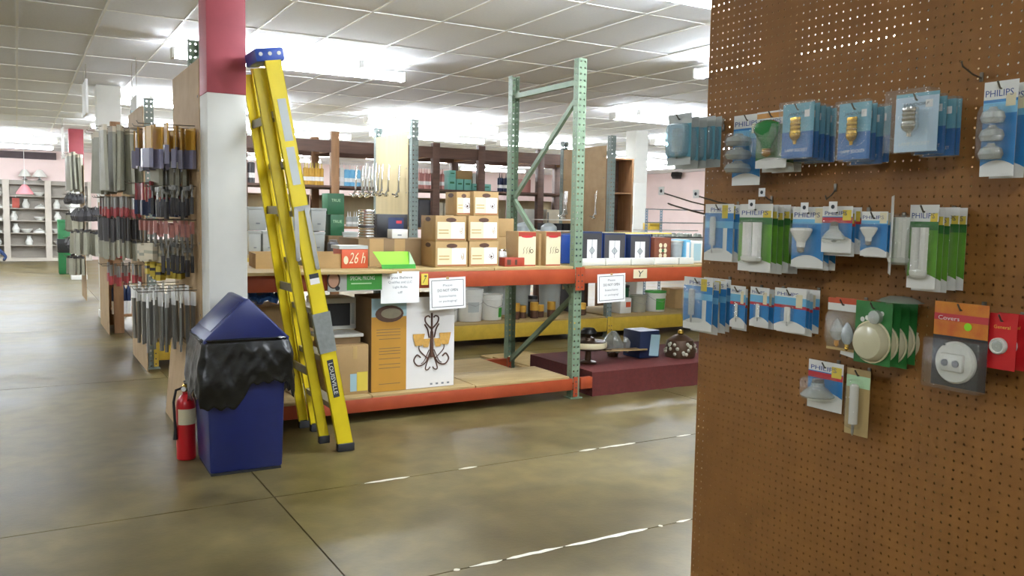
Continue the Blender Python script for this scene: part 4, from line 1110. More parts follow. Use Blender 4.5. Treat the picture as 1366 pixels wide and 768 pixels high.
MB().box(-(x1 - x0) / 2, 0, 0, (x1 - x0) / 2, .08, .012).build('white_face', 'white_plastic', t); MB().box(-(x1 - x0) / 2, -.003, .0, (x1 - x0) / 2, 0, .012).build('yellow_edge', 'yellow_tag', t)
carton('blue_carton', 'blue carton row backing the dark lantern boxes', rect_y((772, 306, 802, 350), 6.22)[0], rect_y((772, 306, 872, 350), 6.22)[1], 6.24, .25, ZU, ZU + .26, 'ph_navy', flaps=False, tape=False, prints=((.02, .9, .98, .98, 'lightblue_print', 'pale_line'),))

# --- signs and tags on the upper beam
YF = Y1 - .062
def sign(rect, label, lines, border=None, Y=YF - .004, rz=0.0, name='paper_sign'):
    x0, x1, z0, z1 = rect_y(rect, Y); w_, h = x1 - x0, z1 - z0
    t = thing(name, label, 'sign', ((x0 + x1) / 2, Y, (z0 + z1) / 2), 0, rot=(0, rz, 0))
    MB().box(-w_ / 2, -.0008, -h / 2, w_ / 2, .0008, h / 2).build('sheet', 'paper', t)
    MB().box(-.012, -.0022, h / 2 - .012, .012, -.0012, h / 2 + .006).build('tape_tab', 'tape', t)
    if border:
        q = MB(); a, c, s = w_ / 2 * .88, h / 2 * .84, .004
        for (p0, p1) in (((-a, -c), (a, -c)), ((a, -c), (a, c)), ((a, c), (-a, c)), ((-a, c), (-a, -c))): q.bar((p0[0], -.0014, p0[1]), (p1[0], -.0014, p1[1]), s, .0006, up=(0, 1, 0))
        q.build('printed_border', border, t)
    for s_, zf, wf, hf, m in lines: lettering(s_, t, 0, -.0016, h * zf, w_ * wf, h * hf, m)
    return t
sign((508, 362, 559, 404), 'white paper sign under the lime green tray', (('If you Believe', .3, .64, .1, 'ink'), ('Qualifies and LLC', .16, .62, .09, 'ink_grey'), ('Light Bulbs', .0, .38, .09, 'ink_grey'), ('off', -.16, .12, .08, 'ink_grey')), None)
sign((573, 370, 621, 412), 'bordered white paper sign right of the yellow tag', (('Please', .26, .26, .07, 'ink_grey'), ('DO NOT OPEN', .1, .56, .085, 'ink'), ('boxes/items', -.08, .46, .075, 'ink_grey'), ('or packaging!', -.25, .5, .08, 'ink_grey')), 'ink', Y=YF - .012, rz=-.03)
sign((797, 365, 834, 403), 'bordered white paper sign hanging right of the green post', (('Please', .28, .26, .07, 'ink_grey'), ('DO NOT OPEN', .12, .58, .085, 'ink'), ('boxes/items', -.06, .46, .075, 'ink_grey'), ('or packaging!', -.24, .5, .08, 'ink_grey')), 'ink', rz=-.03)
def price_tag(rect, label, s_, m):
    x0, x1, z0, z1 = rect_y(rect, YF - .003); t = thing('price_tag', label, 'tag', ((x0 + x1) / 2, YF - .003, (z0 + z1) / 2))
    MB().box(-(x1 - x0) / 2, -.001, -(z1 - z0) / 2, (x1 - x0) / 2, .001, (z1 - z0) / 2).build('card', m, t); lettering(s_, t, 0, -.0016, 0, (x1 - x0) * .4, (z1 - z0) * .7, 'ink', shear=.25)
price_tag((562, 365, 571, 380), 'yellow price tag between the two white signs', '7', 'yellow_tag')
price_tag((845, 359, 863, 371), 'pale tag on the orange beam beside the right hand sign', 'Y', 'paper_cream')
# green promotional board in front of the beam
x0, x1, z0, z1 = rect_y((437, 361, 509, 388), YF - .012)
t = thing('promo_board', 'green SPECIAL PRICING board fixed on the orange beam', 'sign', ((x0 + x1) / 2, YF - .02, (z0 + z1) / 2)); w_, h = x1 - x0, z1 - z0
MB().box(-w_ / 2, 0, -h / 2, w_ / 2, .012, h / 2).build('board', 'grey_plastic', t)
b = MB(); b.front(-w_ * .16, -h * .45, w_ / 2, h * .45, -.001); b.build('green_panel', 'green_print', t)
lettering('SPECIAL PRICING', t, w_ * .13, -.002, h * .14, w_ * .46, h * .2, 'white_print'); b = MB(); b.front(-w_ * .08, -h * .16, w_ * .3, -h * .1, -.002); b.build('small_print', 'lime_pale', t)
ellipse_print(t, -w_ * .4, h * .06, h * .26, h * .36, 'skin', 'portrait_print'); ellipse_print(t, -w_ * .4, h * .08, h * .34, h * .44, 'brown_print', 'portrait_hair', y=-.0012); ellipse_print(t, -w_ * .33, -h * .34, h * .12, h * .12, 'ink', 'dark_dot')
# blue wrap sagging under the beam at the left
x0, x1, z0, z1 = rect_y((333, 384, 384, 398), 5.9)
t = thing('blue_wrap', 'crumpled blue plastic wrap stuffed under the beam behind the bin', 'plastic wrap', (x0, 5.95, 0))
b = MB(); r_ = random.Random(4); pf = []
vs = []; n = 16
for i in range(n + 1):
    for k in range(8):
        a = 2 * PI * k / 8; q = .035 + r_.uniform(-.012, .012)
        vs.append(((x1 - x0) * i / n, q * 1.4 * math.cos(a), .915 + q * math.sin(a) + .01 * math.sin(i)))
b.add(vs, [(i * 8 + k, (i + 1) * 8 + k, (i + 1) * 8 + (k + 1) % 8, i * 8 + (k + 1) % 8) for i in range(n) for k in range(8)] + [tuple(range(8)), tuple(range(n * 8 + 7, n * 8 - 1, -1))]); b.build('roll', 'blue_wrap', t, angle=20)
MB().box(.05, -.03, .868, .09, .03, .965).build('tie', 'dark_blue', t)

# --- lower deck
x0, x1, z0, z1 = rect_y((495, 396, 606, 518), 5.83)
H_ = z1 - ZL
t = carton('chandelier_box', 'tall white and gold box with a chandelier picture', x0, x1, 5.83, .36, ZL, ZL + H_, 'carton_dark', tape=False)
w_ = x1 - x0
b = MB(); b.front(-w_ / 2 + .003, .003, w_ * -.09, H_ * .8, -.001); b.build('gold_panel', 'gold_print', t)
b = MB(); b.front(-w_ / 2 + .003, H_ * .8, w_ * -.09, H_ - .003, -.001); b.build('blue_panel', 'lightblue_print', t)
b = MB(); b.front(w_ * -.09, .003, w_ / 2 - .003, H_ - .003, -.001); b.build('white_panel', 'white_print', t)
ellipse_print(t, -w_ * .29, H_ * .83, w_ * .165, H_ * .09, 'brown_print', 'oval_emblem'); ellipse_print(t, -w_ * .27, H_ * .835, w_ * .12, H_ * .055, 'alu_dull', 'emblem_picture', y=-.003)
b = MB()
for zf in (.66, .63, .6, .56, .46, .43, .4, .35, .29, .25, .08): b.front(-w_ * .44 + (.02 if zf < .6 else 0), H_ * zf, -w_ * .16, H_ * (zf + .008), -.0018)
b.build('fine_print', 'carton_dark', t)
# the pictured chandelier: flat print made of thin shapes
cx_ = w_ * .215
q = MB()
def arc(pts, r=.006):
    p_ = [Vector((cx_ + a, -.003, H_ * c)) for a, c in pts]; p_ = [p_[0] * 2 - p_[1]] + p_ + [p_[-1] * 2 - p_[-2]]; out = []
    for i in range(1, len(p_) - 2):
        for k in range(4):
            t_ = k / 4; a, b_, c, d_ = p_[i - 1:i + 3]
            out.append(.5 * (2 * b_ + (c - a) * t_ + (2 * a - 5 * b_ + 4 * c - d_) * t_ ** 2 + (3 * b_ - a - 3 * c + d_) * t_ ** 3))
    q.tube(out + [p_[-2]], r, 5)
for s in (-1, 1):
    arc([(s * .012, .66), (s * .05, .72), (s * .055, .77), (s * .03, .79), (s * .015, .77)]); arc([(s * .02, .55), (s * .035, .64), (s * .06, .7)])
    arc([(s * .01, .4), (s * .05, .28), (s * .11, .25), (s * .145, .31), (s * .12, .37), (s * .09, .34)]); arc([(s * .02, .42), (s * .06, .3), (s * .085, .27)], .004)
    arc([(s * .015, .36), (s * .05, .22), (s * .03, .2), (s * .01, .23)], .005); arc([(s * .03, .32), (s * .1, .42), (s * .1, .5)], .005)
q.cyl((cx_, -.003, H_ * .34), (cx_, -.003, H_ * .62), .018, .012, n=8); q.cyl((cx_, -.003, H_ * .62), (cx_, -.003, H_ * .82), .008, n=6); q.lathe([(.0005, -.02), (.018, 0), (.0005, .02)], 10, (cx_, -.003, H_ * .66))
q.build('chandelier_picture', 'brown_print', t)
q = MB()
for dx, dz, k in ((-.11, .47, 1.12), (.11, .47, 1.12), (-.05, .45, .8), (.05, .45, .8)):
    MB().add([(cx_ + dx - .026 * k, -.0095 - .0005 * k, H_ * dz), (cx_ + dx + .026 * k, -.0095 - .0005 * k, H_ * dz), (cx_ + dx + .045 * k, -.0095 - .0005 * k, H_ * (dz + .115 * k)), (cx_ + dx - .045 * k, -.0095 - .0005 * k, H_ * (dz + .115 * k))], [(0, 1, 2, 3)]).build('shade_picture', 'amber_print', t)
b = MB()
for i in range(4): b.front(w_ * (.2 + .07 * i), H_ * .03, w_ * (.23 + .07 * i), H_ * .05, -.0018)
b.build('small_icons', 'ink_grey', t)
x0, x1, z0, z1 = rect_y((455, 456, 493, 524), 5.83)
carton('brown_carton', 'brown carton with yellow and blue labels beside the chandelier box', x0 - .1, x1 - .005, 5.84, .34, ZL, ZL + .36, prints=((.72, .06, .98, .45, 'yellow_tag', 'yellow_label'), (.55, .06, .71, .42, 'lightblue_print', 'blue_label'), (.62, .72, .72, .98, 'tape', 'tape_strip')))
zz = ZL + .362
t = thing('white_slab', 'white foam slab lying on the labelled carton', 'slab', ((x0 + x1) / 2 - .05, 6.0, zz)); MB().box(-.2, -.1, .05, .14, .15, .075).build('slab', 'white_plastic', t, bevel=.006); MB().box(-.16, -.08, 0, .12, .14, .05).build('packing', 'carton_dark', t)
t = thing('white_appliance', 'white appliance with a dark window tucked under the beam', 'appliance', ((x0 + x1) / 2 - .02, 6.15, zz + .076))
MB().box(-.16, .0, 0, .14, .3, .24).build('case', 'white_plastic', t, bevel=.008); MB().box(-.12, -.004, .03, .09, .0, .2).build('window', 'black', t); MB().box(.1, -.004, .04, .125, .0, .2).build('control_strip', 'grey_plastic', t)
x0, x1, z0, z1 = rect_y((334, 398, 394, 470), 6.2)
carton('brown_carton', 'large brown carton behind the bin under the blue wrap', x0 - .05, x0 + .26, 6.25, .4, ZL, ZL + .62)
carton('brown_carton', 'second large brown carton seen between bin and ladder', x0 + .27, x1 + .12, 6.25, .4, ZL, ZL + .58, 'carton_dark')
t = thing('white_slab', 'pale foam slab showing left of the ladder foot', 'slab', (x1 + .1, 6.0, ZL)); MB().box(-.18, -.05, 0, .16, .18, .03).build('slab', 'white_plastic', t, bevel=.006); MB().box(-.15, -.03, .03, .12, .15, .05).build('top_sheet', 'cream_plastic', t)
# floor-level ramp board behind the low shelf
t = thing('plywood_offcut', 'plywood offcut lying on the floor behind the low orange shelf', 'board', (4.6, 7.45, 0), .1)
MB().box(-.3, -.55, 0, .3, .5, .02).build('sheet', 'ply', t); MB().box(-.28, -.5, .02, .0, .3, .035).build('batten', 'ply', t)

# --- red cloth platform in the right bay
t = thing('cloth_platform', 'low platform draped in dark red cloth in the right bay', 'platform', (4.165, 5.76, 0))
b = MB(); NX = 60
vs = []; r_ = random.Random(8)
for i in range(NX + 1):
    x = 2.5 * i / NX; wv = .006 * math.sin(i * .9) + .004 * math.sin(i * 2.3)
    vs += [(x, wv - .012, .002), (x, wv * .6, .11), (x, .0, .205), (x, .02, .212), (x, .5, .214 + .002 * math.sin(i)), (x, 1.0, .212)]
b.add(vs, [(i * 6 + k, (i + 1) * 6 + k, (i + 1) * 6 + k + 1, i * 6 + k + 1) for i in range(NX) for k in range(5)])
b.build('draped_cloth', 'plum_cloth', t, angle=60)
MB().box(.005, .03, 0, 2.49, 1.0, .2).build('inner_crate', 'carton_dark', t)
b = MB(); b.add([(0, -.012, .002), (0, 1.0, .002), (0, 1.0, .212), (0, 0, .212)], [(0, 3, 2, 1)]); b.build('side_drape', 'plum_cloth', t)
ZP = .218
p = aty(789, 470, 6.05)
f_ = thing('ceiling_fan', 'bronze ceiling fan motor with a pale blade lying on the red cloth', 'ceiling fan', (p.x, 6.1, ZP))
MB().lathe([(.0005, 0), (.07, 0), (.075, .015), (.03, .03), (.025, .12), (.0005, .12)], 18).build('switch_housing', 'bronze', f_)
MB().lathe([(.0005, .12), (.10, .12), (.155, .14), (.16, .155), (.16, .2), (.15, .205), (.0005, .205)], 24).build('motor_housing', 'bronze', f_)
MB().lathe([(.161, .145), (.168, .16), (.166, .185), (.161, .195)], 24).build('cream_rim', 'paper_cream', f_)
MB().lathe([(.06, .205), (.05, .23), (.02, .24), (.02, .27), (.0005, .27)], 14).build('yoke', 'bronze', f_)
MB().lathe([(.0005, .32), (.05, .315), (.07, .29), (.072, .27), (.02, .27)], 18).build('canopy', 'black', f_)
bl = MB(); bl.add([(.16, -.05, .1), (.62, -.065, .085), (.66, -.02, .083), (.66, .03, .083), (.62, .06, .085), (.16, .05, .1)] + [(.16, -.05, .108), (.62, -.065, .093), (.66, -.02, .091), (.66, .03, .091), (.62, .06, .093), (.16, .05, .108)],
    [(5, 4, 3, 2, 1, 0), (6, 7, 8, 9, 10, 11)] + [(i, (i + 1) % 6, (i + 1) % 6 + 6, i + 6) for i in range(6)]); bl.build('blade', 'stud', f_)
MB().bar((.1, 0, .125), (.24, 0, .108), .05, .01).build('blade_arm', 'bronze', f_)
p = aty(868, 470, 6.1)
t = carton('dark_box', 'dark blue box with a white paper taped on its front', p.x - .13, p.x + .1, 6.1, .25, ZP, ZP + .25, 'dark_blue', tape=False)
MB().box(-.01, -.004, .02, .1, -.002, .22).build('taped_paper', 'lightblue_print', t, rot=(0, .1, 0))
for k, (px_, hh, lab) in enumerate(((822, .24, 'crumpled clear plastic bag beside the fan motor'), (846, .2, 'larger milky plastic bag behind the fan blade'))):
    p = aty(px_, 465, 6.25); t = thing('plastic_bag', lab, 'bag', (p.x, 6.3, ZP))
    b = MB(); r_ = random.Random(px_); pf = []
    vs = []
    for j in range(7):
        for i in range(12):
            a = 2 * PI * i / 12; rad = (.0 + .1 * math.sin(PI * (j + .6) / 7.2)) * r_.uniform(.8, 1.15); vs.append((rad * math.cos(a), rad * math.sin(a) * .8, hh * j / 6))
    b.add(vs, [(j * 12 + i, j * 12 + (i + 1) % 12, (j + 1) * 12 + (i + 1) % 12, (j + 1) * 12 + i) for j in range(6) for i in range(12)] + [tuple(range(11, -1, -1)), tuple(range(72, 84))]); b.build('film', 'clear_bag', t, angle=15)
    MB().lathe([(.05, .0), (.06, hh * .4), (.02, hh * .6), (.0005, hh * .6)], 10, (0, 0, .004)).build('part_inside', ('bronze', 'carton_dark')[k], t)
p = aty(912, 468, 6.0)
t = thing('pebble_shade', 'dark metal lamp shade with pale pebble glass near the pegboard edge', 'shade', (p.x, 6.05, ZP))
MB().lathe([(.14, 0), (.15, .06), (.12, .16), (.06, .2), (.02, .21)], 20).build('metal_cage', 'bronze', t)
q = MB(); r_ = random.Random(2)
for i in range(34):
    a = r_.uniform(0, 2 * PI); zf = r_.uniform(.02, .13); R_ = .149 - max(0, zf - .06) * .3
    q.lathe([(.0005, .012), (.012, .008), (.018, 0)], 7, (R_ * math.cos(a), R_ * math.sin(a), zf), Vector((math.cos(a), math.sin(a), .2)).to_track_quat('Z', 'Y').to_matrix())
q.build('pebble_glass', 'olive', t)['kind'] = 'stuff'
MB().lathe([(.02, .21), (.03, .22), (.025, .25), (.0005, .255)], 12).build('brass_cap', 'brass', t)

# ================================================================== GOODS ON THE SECOND RACK
YG = 8.78
def at2(px_, z, Y=YG): return aty(px_, 300, Y).x
for k, (px_, r_, h, lab) in enumerate(((632, .17, .37, ('big white lidded bucket with a printed panel on the yellow shelf')), (662, .14, .30, 'smaller white bucket with a green label on the yellow shelf'), (603, .13, .26, 'pale bucket half hidden behind the chandelier box'))):
    tapered('paint_bucket', lab, 'bucket', at2(px_, 0), YG + .1, ZL2, r_ * .88, r_, h, 'white_plastic', lab=(('grey_plastic', -2.1, -1.2, .3, .62), ('green_print', -1.3, -.7, .12, .5), ('paper', -2, -1.3, .3, .6))[k])
for k, (px_, r_, h, m, lm, lab) in enumerate(((884, .14, .27, 'white_plastic', 'green_print', 'white bucket with a green lid and label on the right of the second rack'), (861, .11, .22, 'olive', None, 'beige tub between white can and green bucket'))):
    tapered('paint_bucket', lab, 'bucket', at2(px_, 0), YG + .1, ZL2, r_ * .88, r_, h, m, lm, lab=('green_print', -2.2, -1.0, .1, .66) if k == 0 else None)
# small yellow cans
for k, px_ in enumerate((691, 703, 716, 727, 739, 784)):
    t = thing('yellow_can', 'small yellow can on the second rack shelf, number %s from the bucket' % ('one two three four five six'.split()[k]), 'can', (at2(px_, 0), YG + .02 + .06 * (k % 2), ZL2), 0, 'small yellow cans on the yellow shelf')
    hh = .15 if k % 2 else .19
    MB().lathe([(.0005, 0), (.052, 0), (.052, hh * .5)], 14).build('lower_wall', 'brown_print', t); MB().lathe([(.053, hh * .5), (.053, hh), (.05, hh + .004), (.0005, hh + .003)], 14).build('yellow_top', 'orange_plastic', t)
t = thing('camera_tin', 'small black round tin on top of the yellow cans', 'tin', (at2(722, 0), YG + .16, ZL2), 0); MB().lathe([(.0005, 0), (.06, 0), (.06, .26), (.0005, .26)], 14).build('body', 'black', t); MB().lathe([(.061, .19), (.061, .22)], 14).build('band', 'steel', t)
for k, px_ in enumerate((697, 738, 667, 640)):
    tapered('grey_bucket', 'tall grey bucket behind, %s' % ('just right of the rear green post', 'left of the front green post', 'above the green labelled bucket', 'above the big white bucket')[k], 'bucket', at2(px_, 0, 9.3), 9.35, ZL2, .13, .15, .48, 'grey_plastic', handle=False)
x = at2(838, 0); carton('white_can_box', 'white box with an orange label beside the green bucket', x - .09, x + .09, YG, .2, ZL2, ZL2 + .2, 'white_plastic', tape=False, prints=((.5, .4, .95, .75, 'orange_print', 'orange_label'),))
x = at2(831, 0, 9.05); tapered('dark_tub', 'dark green tub behind the white box', 'tub', x, 9.12, ZL2, .14, .15, .34, 'green_dark', 'black', handle=False)
x = at2(849, 0, 9.3); carton('white_board', 'tall white board standing behind the sign on the right', x - .05, x + .16, 9.45, .03, ZL2, ZL2 + .55, 'white_print', flaps=False, tape=False)
x = at2(905, 0, 9.1); carton('brown_carton', 'brown carton on the second rack by the pegboard edge', x - .1, x + .2, 9.0, .3, ZL2, ZL2 + .27)
x = at2(772, 0, 9.2); carton('dark_carton', 'dark carton behind the front green post on the second rack', x - .12, x + .12, 9.2, .3, ZL2, ZL2 + .4, 'dark')
# upper deck of the second row: plastic tubs, green boxes
n_ = 0
for (px0, px1, lay, lab) in ((331, 357, 1, 'upper grey tub just right of the column'), (331, 349, 0, 'lower grey tub just right of the column'), (350, 368, 0, 'lower grey tub second from the column'), (369, 389, 0, 'lower grey tub behind the ladder rails'), (391, 414, 0, 'lower grey tub behind the ladder spreader'), (392, 414, 1, 'upper grey tub behind the ladder spreader'), (415, 436, 1, 'upper grey tub left of the green boxes'), (415, 434, 0, 'lower grey tub left of the green boxes'), (457, 478, 0, 'lower grey tub right of the green boxes')):
    a = at2(px0, 0); c = at2(px1, 0); hh = .24
    t = thing('storage_tub', lab, 'tub', ((a + c) / 2, YG, ZU2 + lay * (hh + .008)), 0, 'grey tubs on the second rack'); w_ = (c - a) * .96
    b = MB(); b.add([(-w_ * .45, .01, 0), (w_ * .45, .01, 0), (w_ * .45, .29, 0), (-w_ * .45, .29, 0), (-w_ / 2, 0, hh * .9), (w_ / 2, 0, hh * .9), (w_ / 2, .3, hh * .9), (-w_ / 2, .3, hh * .9)], [(0, 3, 2, 1), (4, 5, 6, 7), (0, 1, 5, 4), (1, 2, 6, 5), (2, 3, 7, 6), (3, 0, 4, 7)]); b.build('body', 'grey_plastic', t, bevel=.008)
    MB().box(-w_ / 2 - .004, -.004, hh * .88, w_ / 2 + .004, .304, hh).build('lid', 'grey_plastic', t, bevel=.004); MB().box(-w_ * .1, -.006, hh * .28, w_ * .1, -.001, hh * .33).build('latch', 'ink_grey', t)
for lay in (0, 1):
    a = at2(438, 0); c = at2(460, 0); zz = ZU2 + .2 + lay * .225
    t = carton('green_box', ('lower', 'upper')[lay] + ' of two green printed boxes behind the ladder', a + .03 * (1 - lay), c, YG + .02, .2, zz, zz + .222, 'green_dark', tape=False)
    lettering('TRUE', t, 0, -.002, .15, (c - a) * .55, .03, 'lime_pale')
    MB().front(-(c - a) * .2, .17 + .02, (c - a) * .2, .2, -.002).build('headline_print', 'lime_pale', t) if False else None
t = carton('brown_carton', 'brown carton carrying the two green boxes', at2(438, 0), at2(458, 0), YG, .26, ZU2, ZU2 + .197, 'carton_dark')
p = at2(356, 0); t = thing('caulk_tube', 'blue and white caulk tube standing on the grey tub by the ladder', 'tube', (p, YG + .1, ZU2 + .249))
MB().lathe([(.0005, 0), (.026, 0), (.026, .13), (.01, .14), (.004, .2), (.0005, .2)], 12).build('body', 'white_plastic', t); MB().lathe([(.0265, .03), (.0265, .08)], 12).build('blue_label', 'ph_blue', t)
x = at2(444, 0, 8.7); t = thing('dark_jar', 'dark jar in front of the lower green box', 'jar', (x, 8.69, ZU2)); MB().lathe([(.0005, 0), (.06, 0), (.065, .02), (.06, .12), (.04, .14), (.0005, .14)], 14).build('body', 'dark', t); MB().lathe([(.042, .13), (.042, .16), (.0005, .16)], 14).build('lid', 'steel', t)
# faucet parts on the cream panel
def faucet(x, y, z, label, group):
    t = thing('faucet_set', label, 'faucet', (x, y, z), -PI / 2, group)
    if 'faucet' not in KIDS:
        KIDS['faucet'] = (MB().tube([(0, 0, .02), (0, -.01, -.12), (.0, -.015, -.26), (0, -.05, -.31), (0, -.09, -.30)], .011, 8).mesh('spout', ['chrome']),
                          MB().tube([(-.03, 0, -.01), (-.02, -.006, -.15), (.01, -.01, -.28)], .006, 6).mesh('supply_hose', ['chrome']),
                          MB().lathe([(.0005, 0), (.022, 0), (.026, .015), (.018, .03), (.0005, .03)], 10).mesh('handle', ['chrome']))
    m = KIDS['faucet']; link('spout', m[0], t); link('supply_hose', m[1], t); link('supply_hose', m[1], t, (.025, -.01, 0)); link('handle', m[2], t, (.0, -.03, -.33), (.4, 0, 0))
for k in range(10):
    faucet(3.73 - .06 - .035 * k, 8.78 + .08 * ((k * 3) % 10) * .9, 2.03 + .01 * (k % 3), 'chrome faucet set on the cream panel, %s outward from it' % NTH[k], 'chrome faucet sets on the cream panel')
for k in range(7):
    faucet(6.42 - .06 - .04 * k, 8.8 + .09 * ((k * 3) % 7), 1.83 - .06 * (k % 2), 'tap fitting on the tan side panel, %s outward from it' % NTH[k], 'tap fittings on the tan panel')
# things on the right part of the second deck
x = at2(905, 0, 8.9)
t = thing('clear_tray_stack', 'long tray of clear plastic goods on the right of the second rack', 'tray', (x, 8.85, ZU2))
MB().box(-.5, 0, 0, .55, .5, .2).build('carton', 'white_plastic', t, bevel=.004); q = MB(); r_ = random.Random(3)
for i in range(40): q.lathe([(.0005, .05), (.03, .04), (.04, 0)], 7, (r_.uniform(-.45, .5), r_.uniform(.03, .45), .2))
o = q.build('clear_domes', 'clear_bag', t); o['kind'] = 'stuff'; MB().box(-.505, -.008, .19, .555, 0, .205).build('dark_edge', 'dark', t)
for k, (px_, lab) in enumerate(((700, 'grey domed glass lamp behind the left lantern box'), (735, 'silver lamp body behind the right lantern box'))):
    t = thing('glass_lamp', lab, 'lamp', (at2(px_, 0, 8.9), 8.95, ZU2)); MB().lathe([(.08, 0), (.09, .03), (.03, .06), (.03, .2), (.11, .24), (.1, .32), (.05, .36), (.0005, .37)], 16).build('body', 'bulb_grey', t); MB().lathe([(.031, .1), (.04, .12), (.031, .14)], 12).build('collar', 'chrome', t)
x = at2(748, 0, 9.0)
t = thing('wire_rack', 'small dark rack of black and silver boxes behind the green post', 'rack', (x, 9.0, ZU2)); 
for zf in (.12, .26, .4): MB().box(-.2, 0, zf, .3, .35, zf + .012).build('shelf', 'white_plastic', t)
for dx in (-.19, .29): MB().box(dx - .008, 0, 0, dx + .008, .016, .5).build('post', 'steel', t)
for i in range(4): MB().box(-.16 + .11 * i, .02, .272, -.08 + .11 * i, .3, .36).build('black_box', 'black', t)
# tall brown cabinet and little rack at the right
a = aty(817, 210, 10.8); c = aty(842, 305, 10.8)
t = thing('brown_cabinet', 'tall open brown cabinet left of the right hand white column', 'cabinet', ((a.x + c.x) / 2, 10.8, 0)); w_ = c.x - a.x
MB().box(-w_ / 2, .35, 0, w_ / 2, .37, 2.46).build('back', 'wood_dark', t)
for s in (-1, 1): MB().box(s * w_ / 2 - .015, 0, 0, s * w_ / 2 + .015, .35, 2.46).build('side', 'wood', t)
for zf in (.1, .75, 1.3, 1.9, 2.44): MB().box(-w_ / 2 + .015, .005, zf, w_ / 2 - .015, .35, zf + .02).build('shelf', 'wood', t)
for zf in (2.1, 1.42): MB().box(w_ / 2 + .016, .1, zf, w_ / 2 + .10, .3, zf + .3).build('side_box', 'wood_dark', t)
t = thing('grey_rack', 'small grey rack with thin rails before the pink wall', 'rack', (aty(872, 300, 12).x, 12.0, 0))
for s in (-.17, .17):
    MB().perf((s - .03, 0, 0), (1, 0, 0), (0, 0, 1), (0, -1, 0), 1, 34, .06, .05, .012, .004).build('post', 'rack_blue', t, smooth=False)
for zf in (1.68, 1.44, .9, .4): MB().box(-.17, .0, zf, 1.2, .02, zf + .02).build('rail', 'steel', t)
MB().box(-.15, .03, 1.3, 1.1, .4, 1.32).build('shelf', 'shelf_metal', t)
t = carton('yellow_carton', 'yellow carton on the small grey rack', aty(865, 300, 12.1).x, aty(880, 300, 12.1).x, 12.06, .2, 1.321, 1.44, 'beam_yellow', tape=False)
p = atx(905, 238, XW1 - .02)
t = thing('wall_speaker', 'dark speaker bracketed high on the pink wall', 'speaker', (XW1 - .001, p.y, p.z)); MB().box(-.4, -.16, -.12, -.15, .16, .12).build('case', 'black', t, bevel=.02, rot=(0, .5, .5)); MB().bar((-.3, 0, 0), (0, 0, .03), .05, .05).build('bracket', 'steel', t)

# ================================================================== WOODEN SHELVING, THIRD ROW
Y3 = 11.35
ws = thing('wooden_shelving', 'dark wooden shelving row behind the two pallet racks', 'shelving', (0, 0, 0))
XS = [1.05, 2.55, 3.78, 5.3, 6.05, 7.1, 8.0]
for x in XS:
    for y in (Y3, Y3 + .9): MB().box(x - .055, y - .045, 0, x + .055, y + .045, 2.56 if x != XS[2] else 2.62).build('post', 'wood' if x in (1.05, 3.78) else 'wood_dark', ws, bevel=.004)
    MB().box(x - .03, Y3 + .05, 2.36, x + .03, Y3 + .85, 2.5).build('end_rail', 'wood', ws)
for a, c in zip(XS, XS[1:]):
    for y in (Y3 - .002, Y3 + .9): MB().box(a + .056, y - .03, 2.34, c - .056, y + .03, 2.5).build('top_rail', 'wood_dark', ws)
    for zf in (.2, .75, 1.3, 1.86): MB().box(a - .02, Y3 - .04, zf, c + .02 - .041, Y3 + .94, zf + .03).build('shelf_board', 'wood_dark' if zf > 1.5 else 'wood', ws)
    MB().box(a + .06, Y3 + .945, 1.35, c - .06, Y3 + .955, 1.78).build('back_panel', 'panel_cream', ws)
ZS = 1.892
def x3(px_, Y=Y3 + .05): return aty(px_, 250, Y).x
def tube_row(px0, px1, n, h, r, m, top, what, group, Y=Y3 + .05, z=ZS):
    key = ('tb', m, round(h, 3), top)
    if key not in KIDS: KIDS[key] = (MB().lathe([(.0005, 0), (r, 0), (r, h), (r * .5, h + .01), (.0005, h + .01)], 10).mesh('body', [m]), MB().cyl((0, 0, h + .01), (0, 0, h + .08), r * .28, r * .12, n=7).mesh('nozzle', [top]), MB().lathe([(r + .001, h * .25), (r + .001, h * .5)], 10).mesh('label_band', ['white_print']))
    for i in range(n):
        t = thing('caulk_tube', what + ', %s from the left' % NTH[i], 'tube', (x3(px0 + (px1 - px0) * (i + .5) / n, Y), Y + .03 * (i % 2), z), 0, group)
        link('body', KIDS[key][0], t); link('nozzle', KIDS[key][1], t); link('label_band', KIDS[key][2], t)
tube_row(405, 431, 7, .22, .028, 'orange_plastic', 'yellow_tag', 'yellow caulk tube in the row left of the wooden post', 'yellow caulk tubes on the wooden shelf')
tube_row(442, 452, 3, .24, .028, 'dark_blue', 'white_plastic', 'navy caulk tube just right of the wooden post', 'navy caulk tubes on the wooden shelf')
tube_row(453, 459, 2, .24, .028, 'white_plastic', 'white_plastic', 'white caulk tube among the navy ones', 'white caulk tubes on the wooden shelf')
tube_row(460, 481, 6, .22, .028, 'ph_lightblue', 'white_plastic', 'pale blue caulk tube left of the white jug', 'pale blue caulk tubes on the wooden shelf')
tube_row(557, 592, 9, .22, .028, 'red_tube', 'red_tube', 'faded red caulk tube right of the grey post', 'red caulk tubes on the wooden shelf')
tube_row(331, 340, 2, .26, .03, 'dark', 'white_plastic', 'dark tube with a white tip near the column', 'dark tubes by the column')
tube_row(664, 690, 6, .2, .032, 'dark_blue', 'dark', 'dark bottle left of the green frame', 'dark bottles on the wooden shelf')
tube_row(462, 504, 10, .13, .026, 'grey_plastic', 'paper', 'short grey tube on the shelf below the white jug', 'short grey tubes on the lower wooden shelf', z=1.332)
